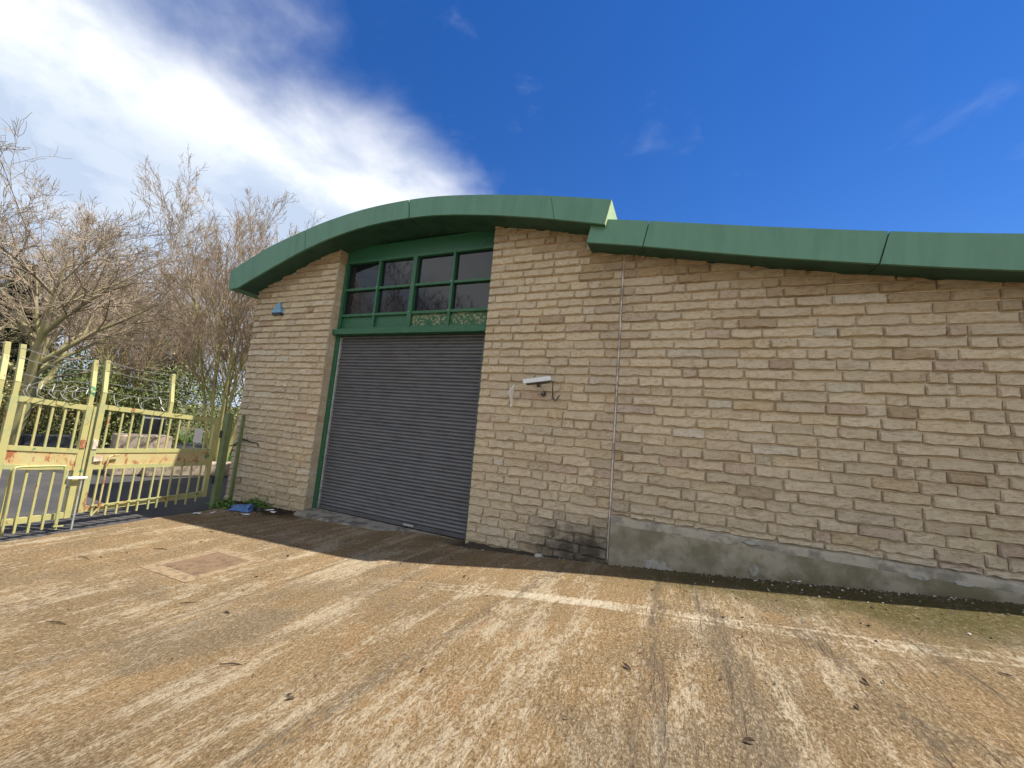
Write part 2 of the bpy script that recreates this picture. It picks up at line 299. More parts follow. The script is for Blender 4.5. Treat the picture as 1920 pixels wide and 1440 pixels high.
# ------------------------------------------------------------------ mesh helpers
class MB:
    def __init__(s): s.v = []; s.f = []; s.t = []
    def add(s, vs, fs, tint=None):
        b = len(s.v); s.v += [tuple(v) for v in vs]; s.f += [tuple(b + i for i in f) for f in fs]
        if tint is not None: s.t += [tint] * len(vs)
        return s
    def box(s, x0, x1, y0, y1, z0, z1):
        return s.add([(x0, y0, z0), (x1, y0, z0), (x1, y1, z0), (x0, y1, z0), (x0, y0, z1), (x1, y0, z1), (x1, y1, z1), (x0, y1, z1)],
                     [(0, 3, 2, 1), (4, 5, 6, 7), (0, 1, 5, 4), (1, 2, 6, 5), (2, 3, 7, 6), (3, 0, 4, 7)])
    def bar(s, a, b, wx, wy, up=(0, 0, 1)):           # rectangular bar from a to b
        a = Vector(a); b = Vector(b); d = (b - a).normalized(); up = Vector(up)
        if abs(d.dot(up)) > .98: up = Vector((0, 1, 0))
        e = d.cross(up).normalized() * wx / 2; f = e.cross(d).normalized() * wy / 2
        return s.add([a - e - f, a + e - f, a + e + f, a - e + f, b - e - f, b + e - f, b + e + f, b - e + f],
                     [(0, 3, 2, 1), (4, 5, 6, 7), (0, 1, 5, 4), (1, 2, 6, 5), (2, 3, 7, 6), (3, 0, 4, 7)])
    def tube(s, pts, rad, n=6, cap=True, tint=None):
        pts = [Vector(p) for p in pts]; b = len(s.v); rings = []
        u = None
        for k, p in enumerate(pts):
            d = (pts[min(k + 1, len(pts) - 1)] - pts[max(k - 1, 0)])
            d = d.normalized() if d.length > 1e-9 else Vector((0, 0, 1))
            if u is None: u = d.orthogonal().normalized()
            else:
                u = u - d * u.dot(d); u = u.normalized() if u.length > 1e-6 else d.orthogonal().normalized()
            v = d.cross(u); r = rad[k] if isinstance(rad, (list, tuple)) else rad
            for j in range(n):
                a = 2 * math.pi * j / n; q = p + u * (r * math.cos(a)) + v * (r * math.sin(a)); s.v.append((q.x, q.y, q.z))
            if tint is not None: s.t += [tint] * n
        for k in range(len(pts) - 1):
            for j in range(n):
                j2 = (j + 1) % n; s.f.append((b + k * n + j, b + k * n + j2, b + (k + 1) * n + j2, b + (k + 1) * n + j))
        if cap:
            s.f.append(tuple(b + j for j in reversed(range(n)))); e = b + (len(pts) - 1) * n; s.f.append(tuple(e + j for j in range(n)))
        return s
    def prism(s, poly, y0, y1):                        # polygon in x,z extruded along y (poly counter-clockwise seen from -y)
        n = len(poly); vs = [(x, y0, z) for x, z in poly] + [(x, y1, z) for x, z in poly]
        fs = [tuple(range(n)), tuple(n + i for i in reversed(range(n)))] + [(i, n + i, n + (i + 1) % n, (i + 1) % n) for i in range(n)]
        return s.add(vs, fs)
    def build(s, name, m, parent=None, smooth=False, bevel=0, off=None):
        me = bpy.data.meshes.new(name)
        vs = s.v if off is None else [(a - off[0], b - off[1], c - off[2]) for a, b, c in s.v]
        me.from_pydata(vs, [], s.f); me.materials.append(MATS[m])
        if s.t:
            at = me.attributes.new('tint', 'FLOAT_COLOR', 'POINT'); flat = []
            for t in s.t: flat += ([t, t, t, 1] if isinstance(t, float) else [t[0], t[1], t[2], 1])
            at.data.foreach_set('color', flat)
        if smooth: me.polygons.foreach_set('use_smooth', [True] * len(me.polygons))
        me.update()
        o = bpy.data.objects.new(name, me); COL.objects.link(o)
        if bevel:
            md = o.modifiers.new('bevel', 'BEVEL'); md.width = bevel; md.segments = 2; md.limit_method = 'ANGLE'
        if parent is not None:
            o.parent = parent
            if off is None:
                o.matrix_parent_inverse = wm(parent).inverted()
        if off is not None: o.location = off
        return o
def wm(o):
    mm = Matrix.Translation(o.location) @ o.rotation_euler.to_matrix().to_4x4()
    return wm(o.parent) @ o.matrix_parent_inverse @ mm if o.parent else mm
def tag(o, label=None, cat=None, group=None, kind=None):
    if label: o['label'] = label
    if cat: o['category'] = cat
    if group: o['group'] = group
    if kind: o['kind'] = kind
    return o
def empty(name, loc, label, cat, group=None):
    o = bpy.data.objects.new(name, None); COL.objects.link(o); o.location = loc; o.empty_display_size = .2
    return tag(o, label, cat, group)
def lerp(xs, zs, x):
    if x <= xs[0]: return zs[0]
    for i in range(len(xs) - 1):
        if x <= xs[i + 1]: return zs[i] + (zs[i + 1] - zs[i]) * (x - xs[i]) / (xs[i + 1] - xs[i])
    return zs[-1]
def sstep(a, b, x):
    t = min(1, max(0, (x - a) / (b - a))); return t * t * (3 - 2 * t)
def catmull(pts, sub=8):
    out = []
    for i in range(len(pts) - 1):
        p0 = pts[max(i - 1, 0)]; p1 = pts[i]; p2 = pts[i + 1]; p3 = pts[min(i + 2, len(pts) - 1)]
        for k in range(sub):
            t = k / sub
            out.append(tuple(.5 * ((2 * p1[j]) + (-p0[j] + p2[j]) * t + (2 * p0[j] - 5 * p1[j] + 4 * p2[j] - p3[j]) * t * t + (-p0[j] + 3 * p1[j] - 3 * p2[j] + p3[j]) * t ** 3) for j in range(len(p1))))
    out.append(tuple(pts[-1])); return out

# ------------------------------------------------------------------ ground
BX = [-15.7, -10.2, -6.52, -3.46, -.98, .89, 3.46, 7.8, 15.7]; BZ = [-.26, -.26, -.157, -.078, .091, .287, .587, 1.04, 1.57]
def base(x): return (lerp(BX, BZ, x - .4) + lerp(BX, BZ, x) + lerp(BX, BZ, x + .4)) / 3
def gz(x, y):
    y = min(y, 0); R = sstep(-5, -.5, x)
    return base(x) + R * (.27 * (1 - math.exp(y / .7)) - .15 * math.exp(y / .2))
def yard_left(y): return -9.08 + (-.09 * (y + 1.8)) + .10 * mnoise.noise((y * 1.3, 2, 0)) + .05 * mnoise.noise((y * 5, 7, 0))
mb = MB(); NX, NY = 210, 150
for j in range(NY + 1):
    y = .45 - 15.5 * (j / NY) ** 1.35
    xl = yard_left(y) if y < -.7 else yard_left(-.7) - (.7 + y) * 1.0
    for i in range(NX + 1):
        x = xl + (10.5 - xl) * i / NX
        mb.v.append((x, y, gz(x, y) + .006 * mnoise.noise((x * .9, y * .9, 0)) + .003 * mnoise.noise((x * 7, y * 1.2, 5))))
for j in range(NY):
    for i in range(NX):
        a = j * (NX + 1) + i; mb.f.append((a, a + NX + 1, a + NX + 2, a + 1))
yard = mb.build('yard', 'yard_concrete', smooth=True); tag(yard, kind='structure')
mb = MB()
for (x0, x1, y0, y1, n) in ((-46, -8.3, -40, 22, 24),):
    for j in range(n + 1):
        for i in range(n + 1):
            x = x0 + (x1 - x0) * i / n; y = y0 + (y1 - y0) * j / n; mb.v.append((x, y, -.285))
    for j in range(n):
        for i in range(n):
            x = x0 + (x1 - x0) * (i + .5) / n; y = y0 + (y1 - y0) * (j + .5) / n
            if x < -24 - .25 * y: continue
            a = j * (n + 1) + i; mb.f.append((a, a + 1, a + n + 2, a + n + 1))
tag(mb.build('road', 'asphalt'), kind='structure')
mb = MB(); n = 70
for j in range(n + 1):
    for i in range(n + 1):
        u = (i / n * 2 - 1); v = (j / n * 2 - 1); x = -14 + 400 * u * abs(u); y = 400 * v * abs(v)
        z = -.34 + 1.3 * sstep(24, 40, -(x + .25 * y)) + .25 * mnoise.noise((x * .12, y * .12, 0)) * sstep(24, 30, -(x + .25 * y))
        mb.v.append((x, y, z))
for j in range(n):
    for i in range(n):
        a = j * (n + 1) + i; mb.f.append((a, a + 1, a + n + 2, a + n + 1))
tag(mb.build('ground', 'leaf_litter', smooth=True), kind='structure')

# ------------------------------------------------------------------ warehouse
XL, XA, XB, XS, XR = -10.22, -7.505, -3.46, -.975, 9.5
H = .15
W = empty('warehouse_building', (-3.4, 0, -.1), 'stone warehouse with green curved roof edges, clerestory window and grey roller shutter', 'warehouse')
UB = [(-10.36, 4.94), (-9.33, 5.314), (-8.30, 5.66), (-7.33, 5.905), (-6.13, 6.065), (-4.77, 6.06), (-3.557, 5.905), (-2.485, 5.700), (-1.90, 5.565), (-1.243, 5.404)]
UT = [(-10.72, 5.418), (-9.467, 5.885), (-8.40, 6.155), (-7.415, 6.345), (-6.195, 6.468), (-4.82, 6.458), (-3.60, 6.308), (-2.52, 6.116), (-2.0, 6.008), (-1.156, 5.812)]
LB = [(-1.533, 5.174), (-.643, 5.008), (.765, 4.717), (2.217, 4.456), (3.406, 4.27), (5.2, 4.03), (7.2, 3.82), (9.8, 3.62)]
LT = [(-1.46, 5.575), (-.56, 5.412), (.86, 5.137), (2.32, 4.873), (3.51, 4.69), (5.3, 4.45), (7.3, 4.24), (9.9, 4.04)]
ub = catmull(UB); ut = catmull(UT); lb = catmull(LB); lt = catmull(LT)
def under(x):
    if x < -1.5: return lerp([p[0] for p in ub], [p[1] for p in ub], x)
    return lerp([p[0] for p in lb], [p[1] for p in lb], x)
# wall core (mortar), built as columns that follow the roof
mb = MB()
def wall_run(xa, xb, n, zb):
    xs = [xa + (xb - xa) * i / n for i in range(n + 1)]
    poly = [(x, zb) for x in xs] + [(x, under(x) + .10) for x in reversed(xs)]
    mb.prism(poly, .010, .34)
wall_run(XL + .02, XA - .012, 12, -.9); wall_run(XB + .012, XR, 30, -.9)
wall = mb.build('wall', 'mortar', W)
# stones
PAL = [((.585, .495, .365), 9), ((.565, .475, .345), 8), ((.605, .520, .390), 7), ((.545, .462, .342), 5), ((.565, .470, .320), 4), ((.525, .455, .355), 3), ((.46, .375, .265), 1.3), ((.575, .535, .45), 1.2), ((.53, .41, .25), .9)]
rng = random.Random(11)
def pick():
    r = rng.random() * sum(p[1] for p in PAL)
    for c, wt in PAL:
        r -= wt
        if r <= 0: return c
    return PAL[0][0]
def stone_tint(xc, zc):
    c = list(pick()); k = rng.uniform(.93, 1.06); c = [(v * .62 + m_ * .38) * k for v, m_ in zip(c, (.60, .512, .382))]
    def toward(t, a):
        for q in range(3): c[q] += (t[q] - c[q]) * a
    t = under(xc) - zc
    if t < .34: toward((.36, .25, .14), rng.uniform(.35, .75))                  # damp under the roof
    elif t < .75 and xc > -1: toward((.53, .44, .34), rng.uniform(.2, .6))      # pale efflorescence
    if abs(xc - XS) < .28: toward((.33, .27, .21), rng.uniform(.1, .5))
    d = ((xc + 1.35) / .75) ** 2 + ((zc - .28) / .42) ** 2
    if d < 1.6 and xc < XS: toward((.30, .26, .21), .5 * rng.uniform(.4, 1))
    if zc < base(xc) + .35 and xc < XA: toward((.44, .36, .25), .4)
    if rng.random() < .028: toward((.31, .22, .13), .55)
    if rng.random() < .035: toward((.47, .35, .29), .5)
    return tuple(c)
def stone_geo(x0, x1, z0, z1, ends):
    L = x1 - x0; cols = max(3, min(7, int(L / .085) + 2)); prof = rng.uniform(.014, .040); tl = rng.uniform(-.008, .008)
    us = [0, .016 / L] + [(.016 + (L - .032) * k / (cols - 1)) / L for k in range(1, cols - 1)] + [1 - .016 / L, 1]
    bz = [rng.uniform(.004, .026) for _ in us]; mz = rng.uniform(.4, .6)
    if rng.random() < .3:
        for k in range(len(bz) // 2, len(bz)): bz[k] += .012
    hz = z1 - z0; vs = []; n = len(us); j = lambda a: rng.uniform(-a, a)
    dent = rng.randrange(2, max(3, n - 2)) if rng.random() < .35 else -1
    for r in range(5):
        for k, u in enumerate(us):
            e = (k == 0 or k == n - 1); x = x0 + u * L + (0 if e else j(.006)); q = prof + tl * (u * 2 - 1)
            if r == 0: y, z = .013, z0
            elif r == 1: y, z = -(q + rng.uniform(.002, .018)), z0 + bz[k]
            elif r == 2: y, z = -(q + j(.013)), z0 + hz * mz + j(.016)
            elif r == 3: y, z = -(q * .8 + j(.005)), z1 - rng.uniform(.010, .022)
            else: y, z = .004, z1
            if dent == k and 0 < r < 4: y += .012
            if e and 0 < r < 4: y = .004 - (rng.uniform(.003, .016)); z = z + j(.003)
            vs.append((x, y, z))
    fs = [(r * n + k, r * n + k + 1, (r + 1) * n + k + 1, (r + 1) * n + k) for r in range(4) for k in range(n - 1)]
    b = len(vs)
    # back edge so that the stone is a closed block reaching into the wall (deeper at a door reveal)
    vs += [(x0, .30 if ends[0] else .06, z0), (x1, .30 if ends[1] else .06, z0), (x1, .30 if ends[1] else .06, z1), (x0, .30 if ends[0] else .06, z1)]
    t = 4 * n
    fs += [(b, b + 3, b + 2, b + 1), tuple([b, b + 1] + [k for k in reversed(range(n))]), tuple([b + 3] + [t + k for k in range(n)] + [b + 2]),
           tuple([b, 0] + [r * n for r in range(1, 5)] + [b + 3]), tuple([b + 1, b + 2] + [r * n + n - 1 for r in reversed(range(5))])]
    return vs, fs
stones = []
jn = .0055
for row in range(-6, 42):
    z0 = row * H + jn; z1 = (row + 1) * H - jn
    for (xa, xb, e0, e1) in ((XL, XA, 0, 1), (XB, XS - .012, 1, 0), (XS + .012, XR, 0, 0)):
        x = xa; first = True
        while x < xb - .01:
            L = rng.choice((.2, .28, .34, .40, .44, .48, .52, .58, .62)) * rng.uniform(.93, 1.07)
            if first and row % 2: L *= rng.uniform(.4, .7)
            if xb - (x + L) < .14: L = xb - x
            x2 = min(x + L, xb); xc = (x + x2) / 2; zc = (z0 + z1) / 2
            a = x + (0 if first else jn); b = x2 - (0 if x2 >= xb - .001 else jn)
            if z0 < under(xc) + .02 and z1 > gz(xc, 0) - .12:
                zz0 = z0; ok = True
                if x2 > XS + .1 and z1 < .80: ok = False
                elif x2 > XS + .1 and z0 < .815:
                    zz0 = .823; ok = z1 - zz0 > .03
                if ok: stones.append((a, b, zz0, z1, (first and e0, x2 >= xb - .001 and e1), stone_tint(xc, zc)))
            x = x2; first = False
def shows(s):
    c = Vector(((s[0] + s[1]) / 2, 0, (s[2] + s[3]) / 2)) - CAM; d = c.dot(WV); u = 960 + 739 * c.dot(RV) / d; v = 720 - 739 * c.dot(UV) / d
    if not (-20 < u < 1940 and 0 < v < 1440): return 0
    return (s[1] - s[0]) / d ** 2 * abs(c.normalized().y)
stones.sort(key=shows, reverse=True)
rest = MB()
for k, s in enumerate(stones):
    vs, fs = stone_geo(*s[:5])
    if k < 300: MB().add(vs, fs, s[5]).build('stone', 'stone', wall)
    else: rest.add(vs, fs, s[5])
tag(rest.build('stonework', 'stone', W), kind='stuff')
# side and back walls that close the building
mb = MB(); mb.box(XL + .03, XL + .33, .345, 11, -.9, 4.85); mb.box(XL + .34, XR, 10.7, 11, -.9, 4.2); mb.build('side_wall', 'mortar', W)
# mastic strip in the movement joint
mb = MB(); pts = []
for k in range(61):
    z = .10 + (4.82 - .10) * k / 60; pts.append((XS + .004 * mnoise.noise((z * 3, 0, 0)), -.018 - .006 * mnoise.noise((z * 5, 3, 0)), z))
mb.tube(pts, [.0125 + .006 * mnoise.noise((k * .9, 5, 0)) for k in range(61)], 6); mb.build('mastic_joint', 'sealant', W, smooth=True)
# plinth
n = 26; mb = MB(); xs = [XS + .03 + (XR - XS - .03) * k / n for k in range(n + 1)]
for x in xs:
    b = base(x) + .012 * mnoise.noise((x * 2, 1, 4)); wv = .006 * mnoise.noise((x * 1.7, 9, 0)); tz = .815
    for (y, z) in ((.0, tz), (-.062 + wv, tz - .045), (-.075 + wv, tz - .115), (-.085 + wv, tz - .12), (-.088 + wv, b), (.012, b)): mb.v.append((x, y, z))
for k in range(n):
    for q in range(5): a = k * 6 + q; mb.f.append((a, a + 1, a + 7, a + 6))
mb.f.append(tuple(range(6))); mb.f.append(tuple(n * 6 + q for q in reversed(range(6))))
plinth = mb.build('plinth', 'plinth_concrete', W)
mb = MB()
for x in xs:
    wv = .006 * mnoise.noise((x * 1.7, 9, 0)); e = .01 * mnoise.noise((x * 4, 3, 1))
    for (y, z) in ((-.002, .819), (-.064 + wv, .774), (-.078 + wv, .702 + e), (-.070 + wv, .702 + e), (-.056 + wv, .768), (.0, .808)): mb.v.append((x, y, z))
for k in range(n):
    for q in range(6): a = k * 6 + q; b = k * 6 + (q + 1) % 6; mb.f.append((a, b, b + 6, a + 6))
mb.f.append(tuple(range(6))); mb.f.append(tuple(n * 6 + q for q in reversed(range(6))))
mb.build('weathered_cap', 'cap_concrete', plinth)
for (x, z, rx, rz) in ((-.25, .22, .20, .10), (.95, .42, .05, .07), (2.6, .70, .10, .03), (.92, .765, .10, .02), (3.0, .7, .08, .018)):
    ring = []; n2 = 14
    for k in range(n2):
        a = 2 * math.pi * k / n2; rr = 1 + .35 * mnoise.noise((k * .9, x, z)); ring.append((x + rx * rr * math.cos(a), z + rz * rr * math.sin(a)))
    ysf = -.0935 if z < .69 else -.089
    MB().prism(ring, ysf - .004, ysf + .03).build('spalled_patch', 'pale_concrete', plinth)

# roofs
def strip(curve_b, curve_t, a, b, n):       # sample the two edge curves between fractions a and b
    def smp(c, t):
        q = t * (len(c) - 1); i = min(int(q), len(c) - 2); f = q - i; return (c[i][0] + (c[i + 1][0] - c[i][0]) * f, c[i][1] + (c[i + 1][1] - c[i][1]) * f)
    return [smp(curve_b, a + (b - a) * k / n) for k in range(n + 1)], [smp(curve_t, a + (b - a) * k / n) for k in range(n + 1)]
def slab(B, T, y0, y1):
    n = len(B); mb = MB()
    for k in range(n): mb.v += [(B[k][0], y0, B[k][1]), (T[k][0], y0, T[k][1]), (T[k][0], y1, T[k][1]), (B[k][0], y1, B[k][1])]
    for k in range(n - 1):
        a = k * 4; c = a + 4
        mb.f += [(a, c, c + 1, a + 1), (a + 1, c + 1, c + 2, a + 2), (a + 2, c + 2, c + 3, a + 3), (a + 3, c + 3, c, a)]
    mb.f += [(0, 1, 2, 3), tuple((n - 1) * 4 + q for q in (3, 2, 1, 0))]
    return mb
def frac(c, x): 
    for k in range(len(c) - 1):
        if c[k + 1][0] >= x: return (k + (x - c[k][0]) / (c[k + 1][0] - c[k][0])) / (len(c) - 1)
    return 1.0
def make_roof(name, cb, ct, y0, seams, yback, n):
    B, T = strip(cb, ct, 0, 1, n)
    body = slab([(x, z + .014) for x, z in B], [(x, z - .012) for x, z in T], y0 + .05, yback).build(name, 'roof_sheet', W)
    fr = [0] + [frac(cb, x) for x in seams] + [1]
    for k in range(len(fr) - 1):
        ga = .0009 if k else 0; gb = .0009 if k < len(fr) - 2 else 0
        B, T = strip(cb, ct, fr[k] + ga, fr[k + 1] - gb, max(4, int(n * (fr[k + 1] - fr[k]))))
        slab(B, T, y0, y0 + .045).build('fascia_panel', 'fascia_green', body)
        slab([(x, z + .002) for x, z in B], [(x, z + .010) for x, z in B], y0 + .0455, .33).build('soffit_panel', 'soffit_shaded_green', body)
    return body
upper = make_roof('arched_roof', ub, ut, -.48, (-8.1, -5.2, -2.1), 11.1, 60)
lower = make_roof('low_roof', lb, lt, -.39, (-.643, 2.215, 5.3, 8.0), 11.1, 40)
# end cap of the arched roof, sun glare painted in as paler green
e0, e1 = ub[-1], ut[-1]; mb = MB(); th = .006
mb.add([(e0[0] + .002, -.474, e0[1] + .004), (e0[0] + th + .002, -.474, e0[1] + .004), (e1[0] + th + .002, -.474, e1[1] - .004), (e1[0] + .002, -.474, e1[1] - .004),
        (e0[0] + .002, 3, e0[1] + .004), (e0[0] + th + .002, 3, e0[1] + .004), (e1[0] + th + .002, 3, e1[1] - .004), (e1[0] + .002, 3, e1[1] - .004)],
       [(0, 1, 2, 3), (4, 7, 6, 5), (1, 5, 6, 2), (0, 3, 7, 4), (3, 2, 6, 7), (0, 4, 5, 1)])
tag(mb.build('end_cap', 'end_cap_sunlit_green', upper), 'end plate of the arched roof with sunlight put into its pale colour')
# boxed eaves at the far left end
mb = MB(); mb.prism([(-10.69, 4.925), (-10.372, 4.945), (-10.728, 5.412)], -.478, 11); mb.build('boxed_eaves', 'fascia_green', upper)
mb = MB(); mb.prism([(-10.90, 5.16), (-10.735, 5.16), (-10.735, 5.42), (-10.90, 5.42)], -.1, 11); mb.build('gutter', 'fascia_green', upper)

# window band
YF = .19
win = MB().box(XA + .002, XB - .002, .325, .345, 3.83, 6.05).build('window', 'frame_green', W)
xv = [-7.49, -6.44, -5.455, -4.455, -3.475]
zr = [5.61, 4.935, 4.31, 3.985]
mb = MB(); mb.box(xv[0], xv[-1], YF + .02, .3245, 5.66, 5.99); mb.build('head_panel', 'frame_green', win)
def bars(name, lst):
    for (x0, x1, z0, z1, y0, y1) in lst: MB().box(x0, x1, y0, y1, z0, z1).build(name, 'frame_green', win, bevel=.004)
bars('transom', [(xv[0] + .04, xv[-1], 5.58, 5.655, YF - .01, .31), (xv[0] + .04, xv[-1], 4.91, 4.965, YF, .31), (xv[0] + .04, xv[-1], 4.285, 4.345, YF - .004, .31), (xv[0] + .04, xv[-1], 3.965, 4.02, YF - .006, .31)])
bars('mullion', [(xv[0], xv[0] + .075, 3.966, 5.60, YF - .012, .31), (xv[1] - .028, xv[1] + .028, 3.966, 5.60, YF - .014, .31), (xv[2] - .055, xv[2] + .055, 3.966, 5.60, YF - .018, .31), (xv[3] - .028, xv[3] + .028, 3.966, 5.60, YF - .014, .31), (xv[4] - .05, xv[4], 3.966, 5.60, YF - .012, .31)])
for k in range(4):
    x0 = xv[k] + (.077 if k == 0 else .03 if k != 2 else .057); x1 = xv[k + 1] - (.03 if k in (0, 2) else .057 if k == 1 else .052)
    for r in (0, 1):
        tl = rng.uniform(-.003, .003)
        MB().add([(x0, .262, zr[r + 1] + .03), (x1, .262 + tl, zr[r + 1] + .03), (x1, .262, zr[r] - .03), (x0, .262 + tl, zr[r] - .03), (x0, .27, zr[r + 1] + .03), (x1, .27 + tl, zr[r + 1] + .03), (x1, .27, zr[r] - .03), (x0, .27 + tl, zr[r] - .03)],
                 [(0, 1, 2, 3), (4, 7, 6, 5), (0, 4, 5, 1), (1, 5, 6, 2), (2, 6, 7, 3), (3, 7, 4, 0)]).build('pane', 'window_glass', win)
    pn = MB().box(x0, x1, .24, .262, 4.02, 4.286).build('panel', 'frame_green' if k < 2 else 'lichen_panel', win)
    if k >= 2: pn['label'] = 'green panel weathered with pale lichen'
for k in (1, 2, 3):
    for z in (4.94, 4.315): MB().tube([(xv[k] - .01, YF - .028, z + .01), (xv[k] - .01, YF - .010, z + .01)], .011, 8).build('bolt', 'galvanised', win)
MB().box(XA - .002 + .012, XB - .012, .06, .30, 3.835, 3.955).build('lintel', 'frame_green', W, bevel=.006)
# door surround and shutter
df = MB().box(XA + .004, XA + .115, .185, .325, -.10, 3.833).build('door_frame', 'frame_green', W)
MB().box(XB - .115, XB - .004, .185, .325, -.10, 3.833).build('jamb', 'frame_green', df)
MB().box(XA + .117, XA + .150, .222, .30, -.09, 3.80).build('guide_rail', 'galvanised', df)
MB().box(XB - .150, XB - .117, .222, .30, -.09, 3.80).build('guide_rail', 'shutter_grey', df)
MB().box(XA + .118, XB - .118, .30, .324, -.10, 3.83).build('backing', 'shutter_grey', df)
sh = MB().box(XA + .152, XB - .152, .245, .285, -.088, -.012).build('roller_shutter', 'shutter_grey', W, bevel=.004); sh['label'] = 'dark grey roller shutter, fully closed'
slat_w = (XA + .152, XB - .152); pitch = .0715; prof = []
for k in range(7):
    a = k / 6; prof.append((-.023 * math.sin(math.pi * min(1, a * 1.15) ** .8) if a < .87 else 0.006, a * pitch))
sm = None
for k in range(54):
    z = -.010 + k * pitch
    if z + pitch > 3.86: break
    if sm is None:
        mb = MB(); np_ = len(prof)
        for x in (slat_w[0], slat_w[1]):
            for y, zz in prof: mb.v.append((x, .268 + y, z + zz))
            mb.v += [(x, .288, z + pitch), (x, .288, z)]
        nn = np_ + 2
        for q in range(nn): mb.f.append((q, nn + q, nn + (q + 1) % nn, (q + 1) % nn))
        mb.f += [tuple(reversed(range(nn))), tuple(nn + q for q in range(nn))]
        so_ = mb.build('slat', 'shutter_grey', sh); sm = so_
    else:
        c = sm.copy(); COL.objects.link(c); c.location.z += k * pitch; c.location.y += rng.uniform(-.0015, .0015)
mb = MB(); mb.box(-5.02, -4.78, .225, .244, -.062, -.03); mb.build('lifting_handle', 'galvanised', sh)
# concrete sill in front of the shutter
mb = MB(); n = 16
for k in range(n + 1):
    x = -7.46 + (3.98) * k / n; fr_ = -.30 + .10 * k / n + .018 * mnoise.noise((x * 3, 0, 1)); t = -.098 - .012 * k / n
    for (y, z) in ((.24, t), (fr_ + .05, t - .02 + .008 * mnoise.noise((x * 4, 2, 0))), (fr_, t - .045), (fr_ + .01, -.4), (.24, -.4)): mb.v.append((x, y, z))
for k in range(n):
    for q in range(5): a = k * 5 + q; b = k * 5 + (q + 1) % 5; mb.f.append((a, b, b + 5, a + 5))
mb.f += [tuple(range(5)), tuple(n * 5 + q for q in reversed(range(5)))]
mb.build('door_sill', 'sill_concrete', W)

# ------------------------------------------------------------------ things on the wall
t = empty('security_camera', (-2.2, -.03, 2.67), 'white hooded security camera on a bracket fixed to the stone wall', 'camera')
axis = Vector((-.455, -.10, -.085)).normalized(); c0 = Vector((-2.225, -.27, 2.845))
def obox(mb, c, ax, L, wd, ht, up=Vector((0, 0, 1))):
    s_ = ax.cross(up).normalized(); u_ = s_.cross(ax).normalized(); vs = []
    for a in (-1, 1):
        for b in (-1, 1):
            for d in (-1, 1): vs.append(c + ax * (a * L / 2) + s_ * (b * wd / 2) + u_ * (d * ht / 2))
    mb.add(vs, [(0, 1, 3, 2), (4, 6, 7, 5), (0, 4, 5, 1), (2, 3, 7, 6), (0, 2, 6, 4), (1, 5, 7, 3)]); return mb
obox(MB(), c0, axis, .40, .11, .085).build('housing', 'camera_body', t, bevel=.012)
s_ = axis.cross(Vector((0, 0, 1))).normalized(); u_ = s_.cross(axis).normalized(); mb = MB()
pr = [(-.072, -.012), (-.066, .052), (-.045, .064), (.045, .064), (.066, .052), (.072, -.012)]
vs = [c0 + axis * a + s_ * x + u_ * z for a in (-.215, .255) for x, z in pr] + [c0 + axis * a + s_ * (x * .93) + u_ * (z - .006) for a in (-.213, .253) for x, z in pr]
fs = []
for k in range(5): fs += [(k, k + 1, 6 + k + 1, 6 + k), (12 + k, 18 + k, 18 + k + 1, 12 + k + 1), (k, 12 + k, 12 + k + 1, k + 1), (6 + k, 6 + k + 1, 18 + k + 1, 18 + k)]
fs += [(0, 6, 18, 12), (5, 17, 23, 11)]
mb.add(vs, fs); mb.build('sunshield', 'camera_shade', t)
MB().tube([c0 + axis * .199, c0 + axis * .215], .036, 14).build('lens', 'window_glass', t)
MB().tube([(-2.205, .0, 2.655), (-2.20, -.045, 2.66)], .045, 12).build('wall_plate', 'camera_body', t)
MB().tube([(-2.20, -.04, 2.66), (-2.205, -.16, 2.70), (-2.225, -.25, 2.76)], .018, 8).build('bracket', 'galvanised', t, smooth=True)
MB().tube([(-2.225, -.255, 2.745), (-2.225, -.265, 2.805)], .032, 12).build('swivel', 'camera_body', t)
q = c0 - axis * .2
MB().tube(catmull([tuple(q), tuple(q + Vector((.05, -.01, -.05))), (-1.985, -.22, 2.72), (-2.0, -.12, 2.6), (-1.975, -.05, 2.56), (-1.93, -.03, 2.62), (-1.92, -.01, 2.66)], 6), .009, 6).build('cable', 'black_rubber', t, smooth=True)

t = MB()
pr = [(.012, 2.80), (-.035, 2.80), (-.07, 2.755), (-.20, 2.665), (-.205, 2.64), (-.14, 2.56), (-.075, 2.46), (-.105, 2.425), (-.10, 2.405), (.012, 2.405)]
nn = len(pr); vs = [(-2.785, y, z) for y, z in pr] + [(-2.770, y, z) for y, z in pr]
t.add(vs, [tuple(range(nn)), tuple(nn + k for k in reversed(range(nn)))] + [(k, nn + k, nn + (k + 1) % nn, (k + 1) % nn) for k in range(nn)])
tag(t.build('wall_fin', 'white_plastic'), 'white pointed plastic fin projecting from the wall beside the security camera', 'bracket')

